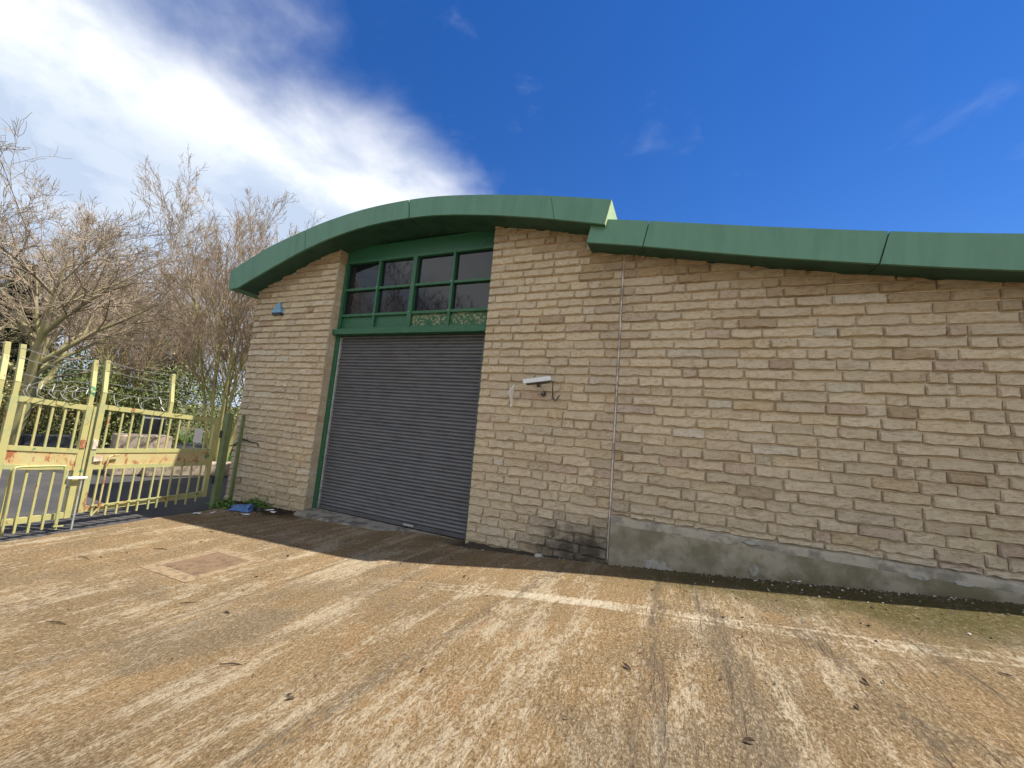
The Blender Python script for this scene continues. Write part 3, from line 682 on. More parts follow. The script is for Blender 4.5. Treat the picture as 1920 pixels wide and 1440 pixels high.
t = empty('alarm_box', (-9.32, -.03, 4.36), 'blue triangular alarm box high on the stone pier', 'alarm box')
bx0, bx1, bz0, bz1 = -9.50, -9.13, 4.36, 4.66; mb = MB()
mb.add([(bx0, .0, bz0 + .01), (bx1, .0, bz0 + .01), (bx1, -.11, bz0 + .02), (bx0, -.11, bz0 + .02), (-9.345, .0, bz1), (-9.285, .0, bz1), (-9.285, -.06, bz1), (-9.345, -.06, bz1)],
       [(0, 1, 2, 3), (4, 7, 6, 5), (3, 2, 6, 7), (0, 4, 5, 1), (2, 1, 5, 6), (0, 3, 7, 4)]); mb.build('cover', 'alarm_blue', t, bevel=.008)
MB().box(bx0 + .03, bx1 - .03, -.09, -.0, bz0 - .03, bz0 + .012).build('base', 'camera_body', t)
tag(MB().tube(catmull([(-10.33, -.03, 1.0), (-10.12, -.05, 1.06), (-9.9, -.05, 1.19), (-9.55, -.045, 1.17), (-9.33, -.035, 1.155), (-9.28, -.03, 1.10), (-9.26, .0, 1.10)], 5), .014, 6).build('loose_cable', 'black_rubber', smooth=True), 'loose black cable bent along the foot of the stone pier', 'cable')

# ------------------------------------------------------------------ gate line
GA = Vector((-9.477, -.565, 0)); GT = Vector((.0922, -.99574, 0)); GN = Vector((.99574, .0922, 0))
def gp(s, z, o=0): q = GA + GT * s + GN * o; return Vector((q.x, q.y, z))
def gbar(name, s0, z0, s1, z1, wd, th, par, m='gate_paint', o=0):
    return MB().bar(gp(s0, z0, o), gp(s1, z1, o), wd if abs(s1 - s0) < abs(z1 - z0) else th, th if abs(s1 - s0) < abs(z1 - z0) else wd, up=(GN if abs(s1 - s0) < abs(z1 - z0) else (0, 0, 1))).build(name, m, par)
def wire(par, s0, s1, z0, z1, o0, o1, sag, seed):
    pts = []; r_ = random.Random(seed)
    for k in range(13):
        f = k / 12; pts.append(gp(s0 + (s1 - s0) * f, z0 + (z1 - z0) * f - sag * 4 * f * (1 - f) + r_.uniform(-.008, .008), o0 + (o1 - o0) * f))
    mb = MB().tube(pts, .0035, 4)
    for k in range(1, 12):
        p = pts[k]; mb.tube([p + Vector((.01, .012, .02)), p - Vector((.01, .012, .02))], .0028, 3)
    mb.build('barbed_wire', 'wire_steel', par)
def coil(par, s0, s1, z, seed):
    r_ = random.Random(seed); mb = MB(); pts = []; n = 46
    for k in range(n):
        f = k / (n - 1); a = f * 2 * math.pi * 5.2; rr = .13 + r_.uniform(-.02, .02)
        pts.append(gp(s0 + (s1 - s0) * f + .05 * math.cos(a * 2), z + .13 + rr * math.sin(a) + r_.uniform(-.015, .015), rr * math.cos(a)))
    mb.tube(pts, .0055, 4); mb.build('razor_wire', 'wire_steel', par)
def arm(par, s, z0, wd=.06):
    pts = [gp(s, z0, 0), gp(s, z0 + .22, 0), gp(s - .03, z0 + .60, -.12), gp(s - .02, z0 + .80, -.13)]; mb = MB()
    for a, b in zip(pts[:-1], pts[1:]): mb.bar(a, b, wd, .05, up=GN)
    return mb.build('wire_arm', 'gate_paint', par)
def leaf(label, s0, s1, zt0, zt1, zm0, zm1, zb, zbar, bars_s, hangs, seed, arms, lowmul=1):
    root = empty('gate_leaf', gp((s0 + s1) / 2, zb), label, 'gate', 'leaves of the yellow gate')
    zt = lambda s: zt0 + (zt1 - zt0) * (s - s0) / (s1 - s0); zm = lambda s: zm0 + (zm1 - zm0) * (s - s0) / (s1 - s0)
    for s in (s0 + .04, s1 - .04): gbar('stile', s, zb, s, zt(s), .08, .07, root)
    gbar('rail', s0 + .08, zt(s0) - .045, s1 - .08, zt(s1) - .045, .085, .06, root)
    gbar('rail', s0 + .08, zm(s0) - .03, s1 - .08, zm(s1) - .03, .07, .07, root)
    gbar('panel', s0 + .08, zm(s0) - .17, s1 - .08, zm(s1) - .17, .21, .02, root, 'gate_panel_paint', .012)
    gbar('rail', s0 + .08, zm(s0) - .31, s1 - .08, zm(s1) - .31, .07, .07, root)
    gbar('rail', s0 + .08, zb + .05, s1 - .08, zb + .05, .09, .05, root)
    for s in bars_s:
        gbar('bar', s, zm(s) - .0, s, zt(s) - .085, .026, .026, root)
        gbar('bar', s, zbar + hangs * random.Random(s).uniform(-.02, .02), s, zm(s) - .345, .026, .026, root, 'gate_paint', .040)
    for a in arms: arm(root, a, zt(a) - .02)
    coil(root, s0 + .12, s1 - .12, zt((s0 + s1) / 2), seed)
    return root
L1 = leaf('yellow gate leaf hung beside the stone pier, half in the shade of the building', .36, 2.44, 1.69, 1.83, 1.02, 1.06, .0, -.09, [.58, .77, .955, 1.125, 1.30, 1.44, 1.615, 1.76, 1.925, 2.08, 2.27], 1, 3, (1.34, 2.40))
for k, (z0, z1) in enumerate(((2.50, 2.58), (2.34, 2.44), (2.16, 2.22), (2.02, 2.05))): wire(L1, 1.33, 2.39, z0, z1, -.1 + .02 * k, -.1 + .02 * k, .03, k)
MB().bar(gp(.42, .12, .05), gp(2.30, .10, .06), .018, .018).build('tie_rod', 'gate_paint', L1)
MB().bar(gp(2.28, -.07, .07), gp(2.17, .10, .07), .02, .02).build('brace', 'gate_paint', L1)
MB().tube(catmull([gp(2.20, -.06, .075), gp(2.20, .5, .075), gp(2.20, .83, .075), gp(2.17, .93, .075), gp(2.05, .95, .075)], 5), .015, 8).build('draw_bolt', 'gate_panel_paint', L1, smooth=True)
MB().tube([gp(2.50, -.245, .07), gp(2.495, .62, .07)], .014, 8).build('drop_rod', 'galvanised', L1)
MB().tube([gp(2.68, .60, .08), gp(2.44, .585, .08)], .022, 10).build('bolt_handle', 'white_plastic', L1)
MB().bar(gp(2.40, 1.06, .042), gp(2.40, 1.22, .042), .065, .012, up=GN).build('lock_plate', 'chipped_white', L1)
MB().bar(gp(2.39, .90, .05), gp(2.27, .91, .05), .02, .10).build('weld_patch', 'chipped_white', L1)
tag(MB().add([gp(.66, 1.16, .035), gp(.83, 1.17, .035), gp(.83, 1.47, .035), gp(.66, 1.46, .035), gp(.66, 1.16, .031), gp(.83, 1.17, .031), gp(.83, 1.47, .031), gp(.66, 1.46, .031)],
             [(0, 1, 2, 3), (4, 7, 6, 5), (0, 4, 5, 1), (1, 5, 6, 2), (2, 6, 7, 3), (3, 7, 4, 0)]).build('notice', 'paper_white'), 'blank white notice fixed to the bars of the shaded gate leaf', 'notice')
L2 = leaf('narrow yellow gate leaf with bent tube hoop and rust stained panel', 2.52, 3.47, 1.80, 1.88, 1.06, 1.13, -.06, -.20, [2.68, 2.84, 2.99, 3.135, 3.30], 1, 8, (2.56, 3.43))
for k, (z0, z1) in enumerate(((2.56, 2.60), (2.40, 2.46), (2.2, 2.22), (2.04, 2.06))): wire(L2, 2.56, 3.43, z0, z1, -.1 + .02 * k, -.1 + .02 * k, .05, 20 + k)
MB().tube(catmull([gp(3.27, -.19, .085), gp(3.28, .5, .085), gp(3.29, .76, .085), gp(3.25, .81, .085), gp(3.0, .81, .085), gp(2.78, .80, .085), gp(2.735, .76, .085), gp(2.72, .4, .085), gp(2.71, -.19, .085)], 5), .017, 8).build('tube_hoop', 'gate_paint', L2, smooth=True)
MB().bar(gp(2.50, .0, .045), gp(2.50, 1.78, .045), .03, .02, up=GN).build('meeting_strip', 'gate_paint', L2)
MB().bar(gp(2.56, 1.08, .042), gp(2.56, 1.22, .042), .065, .012, up=GN).build('lock_plate', 'chipped_white', L2)
MB().bar(gp(2.74, -.15, .10), gp(2.62, -.16, .10), .02, .02).build('foot_bar', 'gate_paint', L2)
L3 = leaf('yellow gate leaf continuing past the narrow leaf with the hoop', 3.55, 5.4, 1.88, 1.94, 1.12, 1.2, -.06, -.20, [3.72 + .17 * k for k in range(10)], 1, 12, (3.59, 4.5))
for k, z0 in enumerate((2.64, 2.48, 2.28, 2.1)): wire(L3, 3.59, 5.3, z0, z0, -.1 + .02 * k, -.1 + .02 * k, .05, 40 + k)
t = empty('gate_post', gp(.12, -.27), 'green painted steel hinge post standing between gate and stone pier', 'post')
MB().bar(gp(.13, -.6), gp(.13, 1.80), .13, .12, up=GN).build('post', 'post_paint', t)
MB().bar(gp(.13, 1.80), gp(.13, 1.815), .15, .14, up=GN).build('cap', 'post_paint', t)
for z in (.35, 1.35): MB().tube([gp(.27, z - .08, .03), gp(.27, z + .08, .03)], .024, 8).build('hinge', 'black_rubber', t)
t = empty('closing_post', gp(-.28, -.27), 'slim green steel post fixed close against the corner of the stone pier', 'post')
MB().bar(gp(-.30, -.6, -.1), gp(-.30, 1.82, -.1), .07, .05, up=GN).build('post', 'post_paint', t)
for z in (.62, 1.22): MB().bar(gp(-.30, z, -.1), Vector((-10.1, .0, z)), .02, .03).build('fixing', 'black_rubber', t)

# ------------------------------------------------------------------ trees and shrubs
def tree_geo(seed, stems, L0, r0, spread, levels, kids, upb, wig, lean=(0, 0), shrink=.55, crook=0):
    rg = random.Random(seed); T = MB(); C_ = MB()
    def grow(p, d, L, r, lv):
        n = 6 if lv == 0 else 4 if lv == 1 else 3; pts = [p]; rad = [r]; dirs = [d]
        for k in range(n):
            jx = wig * (1 + .28 * lv) * (1.0 if lv else .6 + crook)
            d = (d + Vector((rg.gauss(0, jx), rg.gauss(0, jx), rg.gauss(0, jx * .6) + upb * (.5 if lv == 0 else 1)))).normalized()
            p = p + d * (L / n); f = (k + 1) / n
            pts.append(p); rad.append(max(.0052, r * (1 - f * (.93 if lv == 0 else .75 if lv < levels else .5)))); dirs.append(d)
        (T if lv < 2 else C_).tube(pts, rad, 7 if lv == 0 else 5 if lv == 1 else 3, cap=False)
        if lv >= levels: return
        nk = kids[lv]
        for c in range(nk):
            f = rg.uniform(.22 if lv else .3, 1.0); q = f * n; i = min(int(q), n - 1); pp = pts[i].lerp(pts[i + 1], q - i); dd = dirs[i + 1]
            o = dd.orthogonal().normalized(); o.rotate(Matrix.Rotation(rg.uniform(0, 6.283), 3, dd))
            a = rg.uniform(.35, .95) * spread[min(lv + 1, len(spread) - 1)]
            nd = (dd * math.cos(a) + o * math.sin(a)).normalized()
            grow(pp, nd, L * shrink * rg.uniform(.6, 1.15) * (1.15 - .45 * f), max(.0070, rad[i] * rg.uniform(.38, .6)), lv + 1)
    for s in range(stems):
        a = 2 * math.pi * (s + rg.random() * .6) / stems; tl = spread[0] * (rg.uniform(.25, 1) if stems > 1 else .2)
        d = Vector((math.cos(a) * math.sin(tl) + lean[0], math.sin(a) * math.sin(tl) + lean[1], math.cos(tl))).normalized()
        b = Vector((math.cos(a) * .14, math.sin(a) * .14, -.1)) if stems > 1 else Vector((0, 0, -.15))
        grow(b, d, L0 * rg.uniform(.78, 1.08), r0 * rg.uniform(.7, 1.1), 0)
    return T, C_
def plant_tree(geo, loc, rot, scl, label, mats, name='bare_tree', group=None):
    root = empty(name, loc, label, 'tree', group); root.rotation_euler.z = rot; root.scale = (scl,) * 3
    for nm, mb, mt in (('trunk', geo[0], mats and mats[0]), ('crown', geo[1], mats and mats[1])):
        if not isinstance(mb, bpy.types.Mesh):
            o = mb.build(nm, mt, None, smooth=True)
        else:
            o = bpy.data.objects.new(nm, mb); COL.objects.link(o)
        o.parent = root; o.matrix_parent_inverse = Matrix.Identity(4)
    return root
GZL = -.33
gA = tree_geo(33, 12, 10.6, .085, (.36, .62, .8, .9), 3, (22, 12, 7), .05, .05, (-.03, -.02), .37)
tA = plant_tree(gA, (-14.6, 2.3, GZL), 3.5, .80, 'upright multi-stemmed bare tree growing close behind the stone pier', ('bark_alder', 'twig_alder'))
gB = tree_geo(5, 1, 7.6, .27, (.3, 1.0, .95, .95), 4, (13, 10, 7, 5), .035, .13, (.05, .02), .62, .2)
tB = plant_tree(gB, (-20.6, -.9, GZL), 1.2, .95, 'tall bare tree with crooked spreading limbs beyond the gate', ('bark_oak', 'twig_oak'))
gC = tree_geo(14, 2, 7.2, .2, (.35, .9, .9, .95), 4, (10, 9, 7, 5), .05, .12, (0, 0), .58, .1)
tC = plant_tree(gC, (-27.5, .6, GZL + .2), .6, 1.3, 'twin-trunked bare tree standing in front of the dark conifer', ('bark_oak', 'twig_oak'))
def mesh_of(root): return [c.data for c in root.children]
tD = plant_tree(mesh_of(tA), (-24.5, 5.6, GZL), 2.1, .82, 'slender multi-stemmed bare tree behind the ivy hedge', None)
tE = plant_tree(mesh_of(tC), (-33, 4.2, GZL + 1.0), 3.3, 1.1, 'bare tree rising behind the conifer and the ivy hedge', None)
tF = plant_tree(mesh_of(tB), (-28.5, 5.0, GZL + .6), 4.0, 1.05, 'bare tree with a broad crown rising behind the tallest ivy bush', None)
tG = plant_tree(mesh_of(tA), (-24.0, 3.2, GZL), 4.4, .62, 'short multi-stemmed bare tree among the evergreen shrubs', None)
# trees on the other side of the yard, seen mirrored in the window panes
for k, (x, y, rz, s, src) in enumerate(((-12, -21, .4, 1.45, tB), (-17.5, -20, 1.9, 1.5, tC), (-23, -22, 3.1, 1.5, tB), (-29, -21, 4.4, 1.6, tC), (-34, -18, 5.2, 1.5, tB), (-6, -23, 2.6, 1.4, tC))):
    plant_tree(mesh_of(src), (x, y, -.3), rz, s, 'bare tree across the yard, seen mirrored in the window panes', None, group='trees across the yard')

def leaves_geo(seed, n, R, size, shape='ball', clumps=26):
    rg = random.Random(seed); mb = MB(); cs = []
    for k in range(clumps):
        while True:
            q = Vector((rg.uniform(-1, 1), rg.uniform(-1, 1), rg.uniform(-1, 1)))
            if q.length < 1: break
        z = (q.z + 1) / 2
        if shape == 'cone': q.x *= (1.05 - z); q.y *= (1.05 - z)
        cs.append((Vector((q.x * R[0], q.y * R[1], z * R[2])), rg.uniform(.25, .55) * min(R[0], R[1], 1.6 if shape != 'cone' else 1.2), rg.random()))
    for k in range(n):
        c, r, tn = rg.choice(cs)
        q = Vector((rg.gauss(0, 1), rg.gauss(0, 1), rg.gauss(0, .8))).normalized() * (r * rg.uniform(.5, 1.05)); p = c + q
        if p.z < .02: p.z = abs(p.z) * .5 + .02
        u = Vector((rg.gauss(0, 1), rg.gauss(0, 1), rg.gauss(0, .7))).normalized(); v = u.orthogonal().normalized(); v.rotate(Matrix.Rotation(rg.uniform(0, 6.28), 3, u))
        s = size * rg.uniform(.6, 1.3); a = u.cross(v)
        mb.add([p - v * s, p + a * s * .55, p + v * s, p - a * s * .55], [(0, 1, 2, 3)], float(min(1, max(0, tn * .6 + rg.random() * .4))))
    return mb, cs
def shrub(name, loc, R, n, size, m, label, cat, seed, shape='ball', group=None, clumps=26, stem='bark_oak'):
    root = empty(name, loc, label, cat, group); mb, cs = leaves_geo(seed, n, R, size, shape, clumps)
    o = mb.build('foliage' if cat != 'tree' else 'crown', m, None); o.parent = root
    st = MB(); rg = random.Random(seed + 1)
    if shape == 'cone': st.tube([(0, 0, -.2), (.05, 0, R[2] * .5), (0, 0, R[2] * .97)], [.2, .12, .02], 6)
    else:
        for c, r, tn in cs[:14]: st.tube([(rg.uniform(-.2, .2) * R[0], rg.uniform(-.2, .2) * R[1], -.1), (c.x * .5, c.y * .5, c.z * .55), tuple(c)], [.035, .02, .008], 4)
    s = st.build('stem' if cat != 'tree' else 'trunk', stem, None); s.parent = root
    return root
shrub('conifer_tree', (-31, 1.4, GZL + .9), (2.3, 2.3, 7.6), 14000, .10, 'conifer_leaf', 'dark green conifer standing behind the bare trees', 'tree', 31, 'cone', clumps=150)
HG = 'evergreen shrubs along the far side of the road'
for k, (x, y, rx, rz_, mt, nm, lb) in enumerate((
        (-22.6, 4.4, 2.2, 3.7, 'ivy_leaf', 'evergreen_shrub', 'broad dark ivy bush behind the concrete block'),
        (-23.6, 2.2, 2.0, 3.7, 'ivy_leaf', 'evergreen_shrub', 'rounded ivy bush next to the twiggy brown hedge'),
        (-24.0, .6, 1.7, 2.7, 'bramble_leaf', 'bramble_shrub', 'low brownish bramble thicket opposite the narrow gate leaf'),
        (-27.5, 0.4, 2.0, 3.2, 'bramble_leaf', 'bramble_shrub', 'tangled bramble thicket at the foot of the conifer'),
        (-22.8, 7.8, 2.2, 3.6, 'ivy_leaf', 'evergreen_shrub', 'tall ivy bush partly hidden by the upright bare tree'),
        (-18.2, 6.2, 1.6, 1.7, 'bramble_leaf', 'bramble_shrub', 'yellowish bramble bush beside the trunk of the upright bare tree'),
        (-27.0, 3.6, 2.8, 5.0, 'ivy_leaf', 'evergreen_shrub', 'big ivy covered bush rising above the others'),
        (-30.0, .6, 2.2, 4.4, 'conifer_leaf', 'evergreen_shrub', 'very dark evergreen bush in front of the conifer'))):
    shrub(nm, (x, y, GZL + .1), (rx, rx * .9, rz_), 9000, .055, mt, lb, 'shrub', 50 + k, group=HG if 'ivy' in mt else None, clumps=44)
# verge of grass tufts on the far side of the road
def tufts(name, n, area, size, m, seed, hfun):
    rg = random.Random(seed); mb = MB()
    for k in range(n):
        x, y = area(rg); z = hfun(x, y); hgt = size * rg.uniform(.5, 1.4); a = rg.uniform(0, 6.28); dx_ = math.cos(a) * size * .08; dy_ = math.sin(a) * size * .08; lx = rg.gauss(0, .35) * hgt; ly = rg.gauss(0, .35) * hgt
        mb.add([(x - dx_, y - dy_, z), (x + dx_, y + dy_, z), (x + lx, y + ly, z + hgt)], [(0, 1, 2)], rg.random())
    return tag(mb.build(name, m), kind='stuff')
o = tufts('verge_grass', 9000, lambda r: (lambda y: (-23.6 - .25 * y - abs(r.gauss(0, 1.6)), y))(r.uniform(-9, 12)), .35, 'weed_leaf', 3, lambda x, y: -.36)
tag(o, 'rough green grass on the verge below the shrubs', 'grass')
o = tufts('bank_grass', 3500, lambda r: (r.uniform(-19.5, -13.2), r.uniform(2.6, 9)), .28, 'weed_leaf', 4, lambda x, y: -.29)
tag(o, 'green grass around the foot of the upright bare tree', 'grass')

# ------------------------------------------------------------------ beyond the gate
def rough_box(name, c, L, wd, ht, rot, m, label, cat, seed, group=None, parent=None):
    mb = MB(); n = 5; rg = random.Random(seed)
    o = MB().box(-L / 2, L / 2, -wd / 2, wd / 2, 0, ht).build(name, m, None)
    o.location = c; o.rotation_euler.z = rot
    b = o.modifiers.new('bevel', 'BEVEL'); b.width = .05; b.segments = 3
    return tag(o, label, cat, group) if label else o
rough_box('concrete_block', (-15.1, .35, -.285), 1.25, .8, 1.18, 1.35, 'block_concrete', 'square pinkish concrete block on the road behind the gate', 'block', 1)
t = empty('bollard', (-15.9, .95, -.285), 'dark round-topped bollard behind the concrete block', 'bollard')
MB().tube([(-15.9, .95, -.285), (-15.9, .95, 1.35), (-15.9, .95, 1.50), (-15.9, .95, 1.60), (-15.9, .95, 1.64)], [.28, .26, .24, .16, .03], 14).build('body', 'camera_body', t, smooth=True)
MB().tube([(-15.9, .95, 1.36), (-15.9, .95, 1.41)], .272, 14).build('band', 'paper_white', t)
rough_box('low_barrier', (-14.1, 1.35, -.285), 2.3, .5, .42, 1.15, 'block_concrete', 'long low concrete barrier in the shade at the road edge', 'barrier', 2)
for k, (x, y, L, ht, m_, lb) in enumerate(((-21.8, -.8, 1.2, .75, 'camera_body', 'black plastic barrier block on the road opposite the narrow gate leaf'), (-22.2, .6, 1.3, .6, 'camera_body', 'low black barrier block lying beside the pale rubble'))):
    rough_box('barrier_block', (x, y, -.285), L, .6, ht, 1.5, m_, lb, 'barrier', 5 + k)
rg = random.Random(77)
for k in range(11):
    x = -23.9 + rg.uniform(-.6, .6); y = -2.6 + k * .5 + rg.uniform(-.15, .15); s = rg.uniform(.16, .42)
    mb = MB(); me_n = 8
    ring = lambda zz, f: [(s * f * (1 + .25 * mnoise.noise((q * 1.3, k, zz))) * math.cos(q * 6.283 / me_n), s * f * .8 * (1 + .25 * mnoise.noise((q * 1.7, k, zz + 3))) * math.sin(q * 6.283 / me_n), zz) for q in range(me_n)]
    vs = ring(0, 1) + ring(s * .5, 1.05) + ring(s * .9, .6); fs = [(r * 8 + q, r * 8 + (q + 1) % 8, (r + 1) * 8 + (q + 1) % 8, (r + 1) * 8 + q) for r in range(2) for q in range(8)] + [tuple(16 + q for q in range(8)), tuple(reversed(range(8)))]
    o = mb.add(vs, fs).build('rubble_stone', 'pale_concrete'); o.location = (x, y, -.30)
    tag(o, 'pale rubble stone in the row along the far road edge', 'stone', 'rubble along the far road edge')

# ------------------------------------------------------------------ small things on the yard
# access cover
t = empty('access_cover', (-5.82, -2.88, gz(-5.82, -2.88)), 'rusty square chequered access cover set in the yard', 'cover')
def slope_box(x0, x1, y0, y1, dz0, dz1, name, m, par):
    mb = MB(); vs = [(x, y, gz(x, y) + d) for d in (dz0, dz1) for (x, y) in ((x0, y0), (x1, y0), (x1, y1), (x0, y1))]
    mb.add(vs, [(0, 3, 2, 1), (4, 5, 6, 7), (0, 1, 5, 4), (1, 2, 6, 5), (2, 3, 7, 6), (3, 0, 4, 7)]); return mb.build(name, m, par)
slope_box(-6.17, -5.47, -3.22, -2.54, -.05, .006, 'plate', 'iron', t)
for (x0, x1, y0, y1) in ((-6.34, -6.175, -3.40, -2.38), (-5.465, -5.33, -3.40, -2.38), (-6.174, -5.466, -3.40, -3.225), (-6.174, -5.466, -2.535, -2.38)): slope_box(x0, x1, y0, y1, -.05, .005, 'surround', 'worn_surround', t)
mb = MB()
for i in range(14):
    for j in range(13):
        x = -6.14 + .048 * i + (.012 if j % 2 else 0); y = -3.19 + .0495 * j; z = gz(x, y) + .006; a = .6 if (i + j) % 2 else -.6
        d = Vector((math.cos(a), math.sin(a), 0)) * .021; e = Vector((-math.sin(a), math.cos(a), 0)) * .009; p = Vector((x, y, z))
        mb.add([p - d, p + e, p + d, p - e, p + Vector((0, 0, .009))], [(0, 1, 4), (1, 2, 4), (2, 3, 4), (3, 0, 4)])
mb.build('raised_lug', 'iron', t)['kind'] = 'stuff'
# fallen leaves
rg = random.Random(4); LV = [(-3.0, -4.47), (-2.73, -4.35), (-2.27, -4.23), (-2.26, -4.44), (-2.21, -4.47), (-3.09, -4.6), (.99, -3.34), (1.24, -2.98), (.29, -3.32), (-.29, -3.4), (-.55, -2.85), (.55, -2.2), (1.5, -2.0), (2.0, -2.6)]
LV += [(rg.uniform(-7.5, 2.0), -rg.uniform(.9, 4.6)) for _ in range(46)]
lm = []
for v in range(5):
    mb = MB(); L = .045 + .01 * v; cu = .012 + .006 * (v % 3)
    pts = [(-L, 0, .0), (-L * .4, L * .33, cu), (L * .3, L * .36, cu * 1.3), (L, 0, cu * .6), (L * .3, -L * .30, cu * 1.1), (-L * .4, -L * .36, cu * .4), (0, 0, .002)]
    mb.add(pts, [(0, 1, 6), (1, 2, 6), (2, 3, 6), (3, 4, 6), (4, 5, 6), (5, 0, 6)])
    mb.tube([(-L * 1.5, .004, .003), (-L, 0, .002)], .0016, 3)
    o = mb.build('fallen_leaf', 'leaf_brown'); lm.append(o.data); bpy.data.objects.remove(o)
for k, (x, y) in enumerate(LV):
    o = bpy.data.objects.new('fallen_leaf', lm[k % 5]); COL.objects.link(o); o.location = (x, y, gz(x, y) + .006); o.rotation_euler = (rg.gauss(0, .12), rg.gauss(0, .12), rg.uniform(0, 6.28)); s = rg.uniform(.28, .55); o.scale = (s, s * rg.uniform(.55, 1), s)
    tag(o, 'small dark dead leaf lying on the yard', 'leaf', 'dead leaves on the yard')
for k, (x, y, L, a) in enumerate(((-3.05, -4.3, .16, .5), (-5.2, -4.5, .2, .3), (-7.2, -3.6, .24, .1), (-6.9, -2.9, .2, .4), (-4.7, -3.7, .14, .8))):
    z = gz(x, y) + .012; d = Vector((math.cos(a), math.sin(a), 0)) * L / 2
    tag(MB().tube([Vector((x, y, z)) - d, Vector((x + .01, y + .012, z + .004)), Vector((x, y, z)) + d], [.004, .006, .003], 5).build('twig', 'leaf_brown'), 'thin broken twig lying on the yard', 'twig', 'twigs on the yard')
# pebbles and grit along the foot of the wall
mb = MB(); rg = random.Random(9)
for k in range(2600):
    if rg.random() < .75: x = rg.uniform(-3.4, 7); y = -abs(rg.gauss(0, .22)) - .05 - (.09 if x > XS else 0)
    else: x = rg.uniform(0.2, 5); y = -abs(rg.gauss(.4, .7)) - .1
    s = abs(rg.gauss(.007, .005)) + .003; z = gz(x, y) + s * .3; b = len(mb.v)
    mb.add([(x - s, y, z), (x, y - s * .8, z), (x + s, y, z), (x, y + s * .9, z), (x, y, z + s * .8), (x, y, z - s)], [(0, 1, 4), (1, 2, 4), (2, 3, 4), (3, 0, 4), (1, 0, 5), (2, 1, 5), (3, 2, 5), (0, 3, 5)])
tag(mb.build('wall_foot_grit', 'gravel'), 'grit and small pebbles along the foot of the stone wall', 'grit', kind='stuff')
# heap of dirt at the foot of the wall
mb = MB(); nx, ny = 70, 8
for i in range(nx + 1):
    for j in range(ny + 1):
        x = -3.5 + 2.5 * i / nx; wd = .30 + .16 * mnoise.noise((x * 2.2, 0, 3)); y = -wd * j / ny - .005
        f = j / ny; hgt = (.085 + .045 * mnoise.noise((x * 5, y * 6, 1))) * (1 - f) ** .8 * min(1, i / 4, (nx - i) / 4) + .010 * mnoise.noise((x * 19, y * 19, 0)) * (1 - f)
        mb.v.append((x, y, gz(x, y) + hgt - (.012 if j == ny else 0)))
for i in range(nx):
    for j in range(ny): a = i * (ny + 1) + j; mb.f.append((a, a + 1, a + ny + 2, a + ny + 1))
tag(mb.build('dirt_ridge', 'dirt'), 'dark damp dirt heaped along the foot of the wall beside the shutter', 'dirt', kind='stuff')
def lump(name, c, s, m, label, cat, seed, flat=.6, group=None, n=10, rough=.35):
    mb = MB(); rings = 5
    for r in range(rings + 1):
        ph = math.pi * r / rings
        for q in range(n):
            th = 6.283 * q / n; d = Vector((math.sin(ph) * math.cos(th), math.sin(ph) * math.sin(th), math.cos(ph))); k = 1 + rough * mnoise.noise(d * 1.9 + Vector((seed, 0, 0))) + rough * .5 * mnoise.noise(d * 4.5 + Vector((0, seed, 0)))
            mb.v.append((d.x * k * s[0], d.y * k * s[1], d.z * k * s[2]))
    for r in range(rings):
        for q in range(n): mb.f.append((r * n + q, (r + 1) * n + q, (r + 1) * n + (q + 1) % n, r * n + (q + 1) % n))
    o = mb.build(name, m); o.location = c; return tag(o, label, cat, group)
lump('stone_chip', (-1.92, -.52, gz(-1.92, -.52) + .02), (.07, .05, .032), 'pale_concrete', 'pale stone chip lying in the dirt by the dark stained stones', 'stone', 3)
lump('plastic_bag', (-8.62, -.62, gz(-8.6, -.6) + .05), (.30, .16, .085), 'bag_blue', 'crumpled blue plastic bag by the foot of the gate post', 'bag', 6, n=16, rough=.6)
lump('bin_liner', (-8.30, -.46, gz(-8.3, -.46) + .03), (.10, .08, .05), 'black_rubber', 'small crumpled black bin liner beside the blue bag', 'bag', 9, n=12, rough=.5)
def scrap(x, y, L, wd, a, label):
    mb = MB(); z = gz(x, y) + .008; n = 5; ca, sa = math.cos(a), math.sin(a)
    for i in range(n + 1):
        for j in (0, 1, 2):
            u = (i / n - .5) * L; v = (j / 2 - .5) * wd; mb.v.append((x + u * ca - v * sa, y + u * sa + v * ca, z + .02 * (1 + mnoise.noise((u * 14, v * 14, x)))))
    for i in range(n):
        for j in (0, 1): b = i * 3 + j; mb.f.append((b, b + 3, b + 4, b + 1))
    tag(mb.build('litter_scrap', 'paper_white'), label, 'litter')
scrap(-8.86, -1.36, .16, .07, .3, 'white paper scrap lying in front of the gate post'); scrap(-8.72, -1.15, .08, .04, 1.3, 'tiny white paper scrap near the dirt by the gate post')
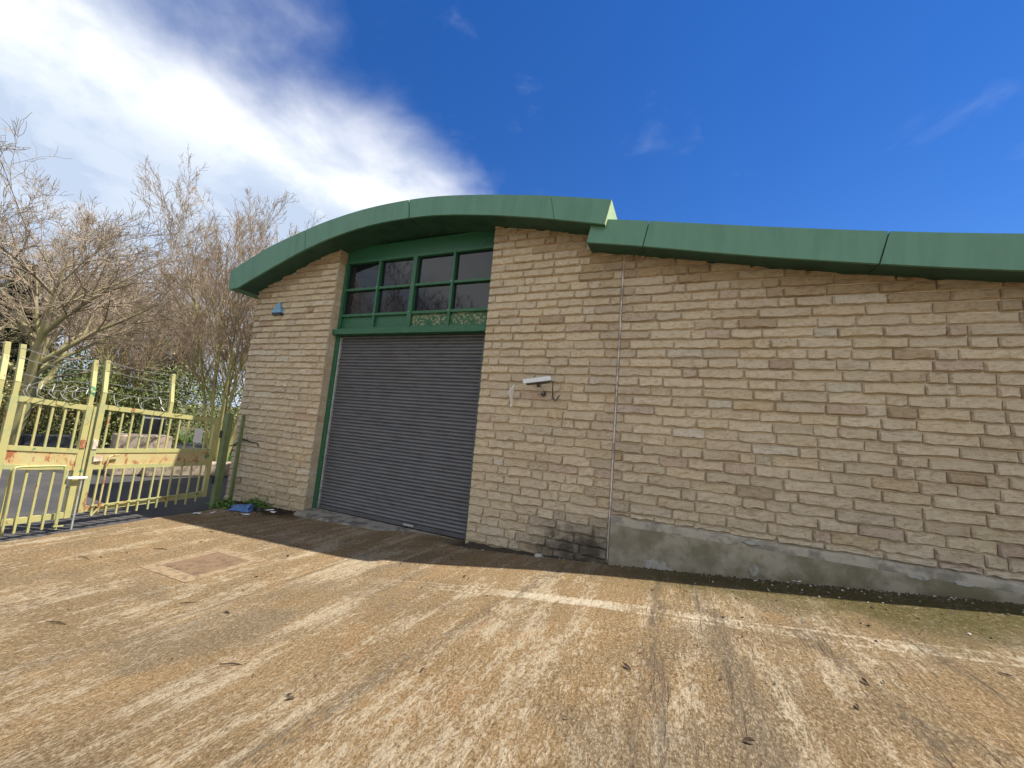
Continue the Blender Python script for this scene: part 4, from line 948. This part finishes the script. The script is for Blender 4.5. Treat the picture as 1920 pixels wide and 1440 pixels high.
scrap(-8.20, -.33, .22, .05, .9, 'long white paper scrap against the pier beside the blue bag'); scrap(-7.95, -.40, .12, .06, .1, 'white paper scrap on the yard below the stone pier')
scrap(1.35, -.42, .10, .035, .4, 'white paper scrap in the shadow below the concrete plinth'); scrap(-8.15, -.86, .2, .05, .2, 'greyish flat paper scrap in front of the blue bag')
# weeds
def weeds(c, R, n, seed, label):
    rg = random.Random(seed); root = empty('weed_clump', c, label, 'plant'); mb = MB(); st = MB()
    for k in range(n):
        a = rg.uniform(0, 6.283); rr = R * math.sqrt(rg.random()); p = Vector((rr * math.cos(a), rr * math.sin(a) * .6, 0)); hgt = .20 * (1.1 - rr / R) * rg.uniform(.4, 1.3) + .03
        tip = p + Vector((rg.gauss(0, .05), rg.gauss(0, .05), hgt)); st.tube([p - Vector((0, 0, .02)), tip], [.003, .0015], 3)
        for q in range(7):
            b = p.lerp(tip, rg.uniform(.2, 1)); u = Vector((rg.gauss(0, 1), rg.gauss(0, 1), rg.gauss(.3, .5))).normalized(); v = u.orthogonal(); s = rg.uniform(.014, .034)
            mb.add([b, b + u * s + v * s * .5, b + u * s * 2, b + u * s - v * s * .5], [(0, 1, 2, 3)], rg.random())
    a = mb.build('foliage', 'weed_leaf'); a.parent = root; b = st.build('stem', 'weed_leaf'); b.parent = root
weeds((-9.25, -.62, -.26), .34, 90, 5, 'low green weeds around the foot of the gate post'); weeds((-8.75, -.22, -.25), .36, 110, 6, 'leafy green weeds against the foot of the stone pier')
mb = MB(); rg = random.Random(12)
for k in range(900):
    x = rg.uniform(-9.4, -7.7); y = -abs(rg.gauss(.2, .35)) - .03; s = rg.uniform(.008, .03); z = gz(x, y) + .008; a = rg.uniform(0, 6.28); dxx = math.cos(a) * s; dyy = math.sin(a) * s
    mb.add([(x - dxx, y - dyy, z), (x + dyy * .4, y - dxx * .4, z + s * .5), (x + dxx, y + dyy, z + .002), (x - dyy * .4, y + dxx * .4, z + s * .2)], [(0, 1, 2, 3)])
tag(mb.build('leaf_debris', 'leaf_brown'), 'drift of dead leaf debris at the foot of the gate post', 'debris', kind='stuff')
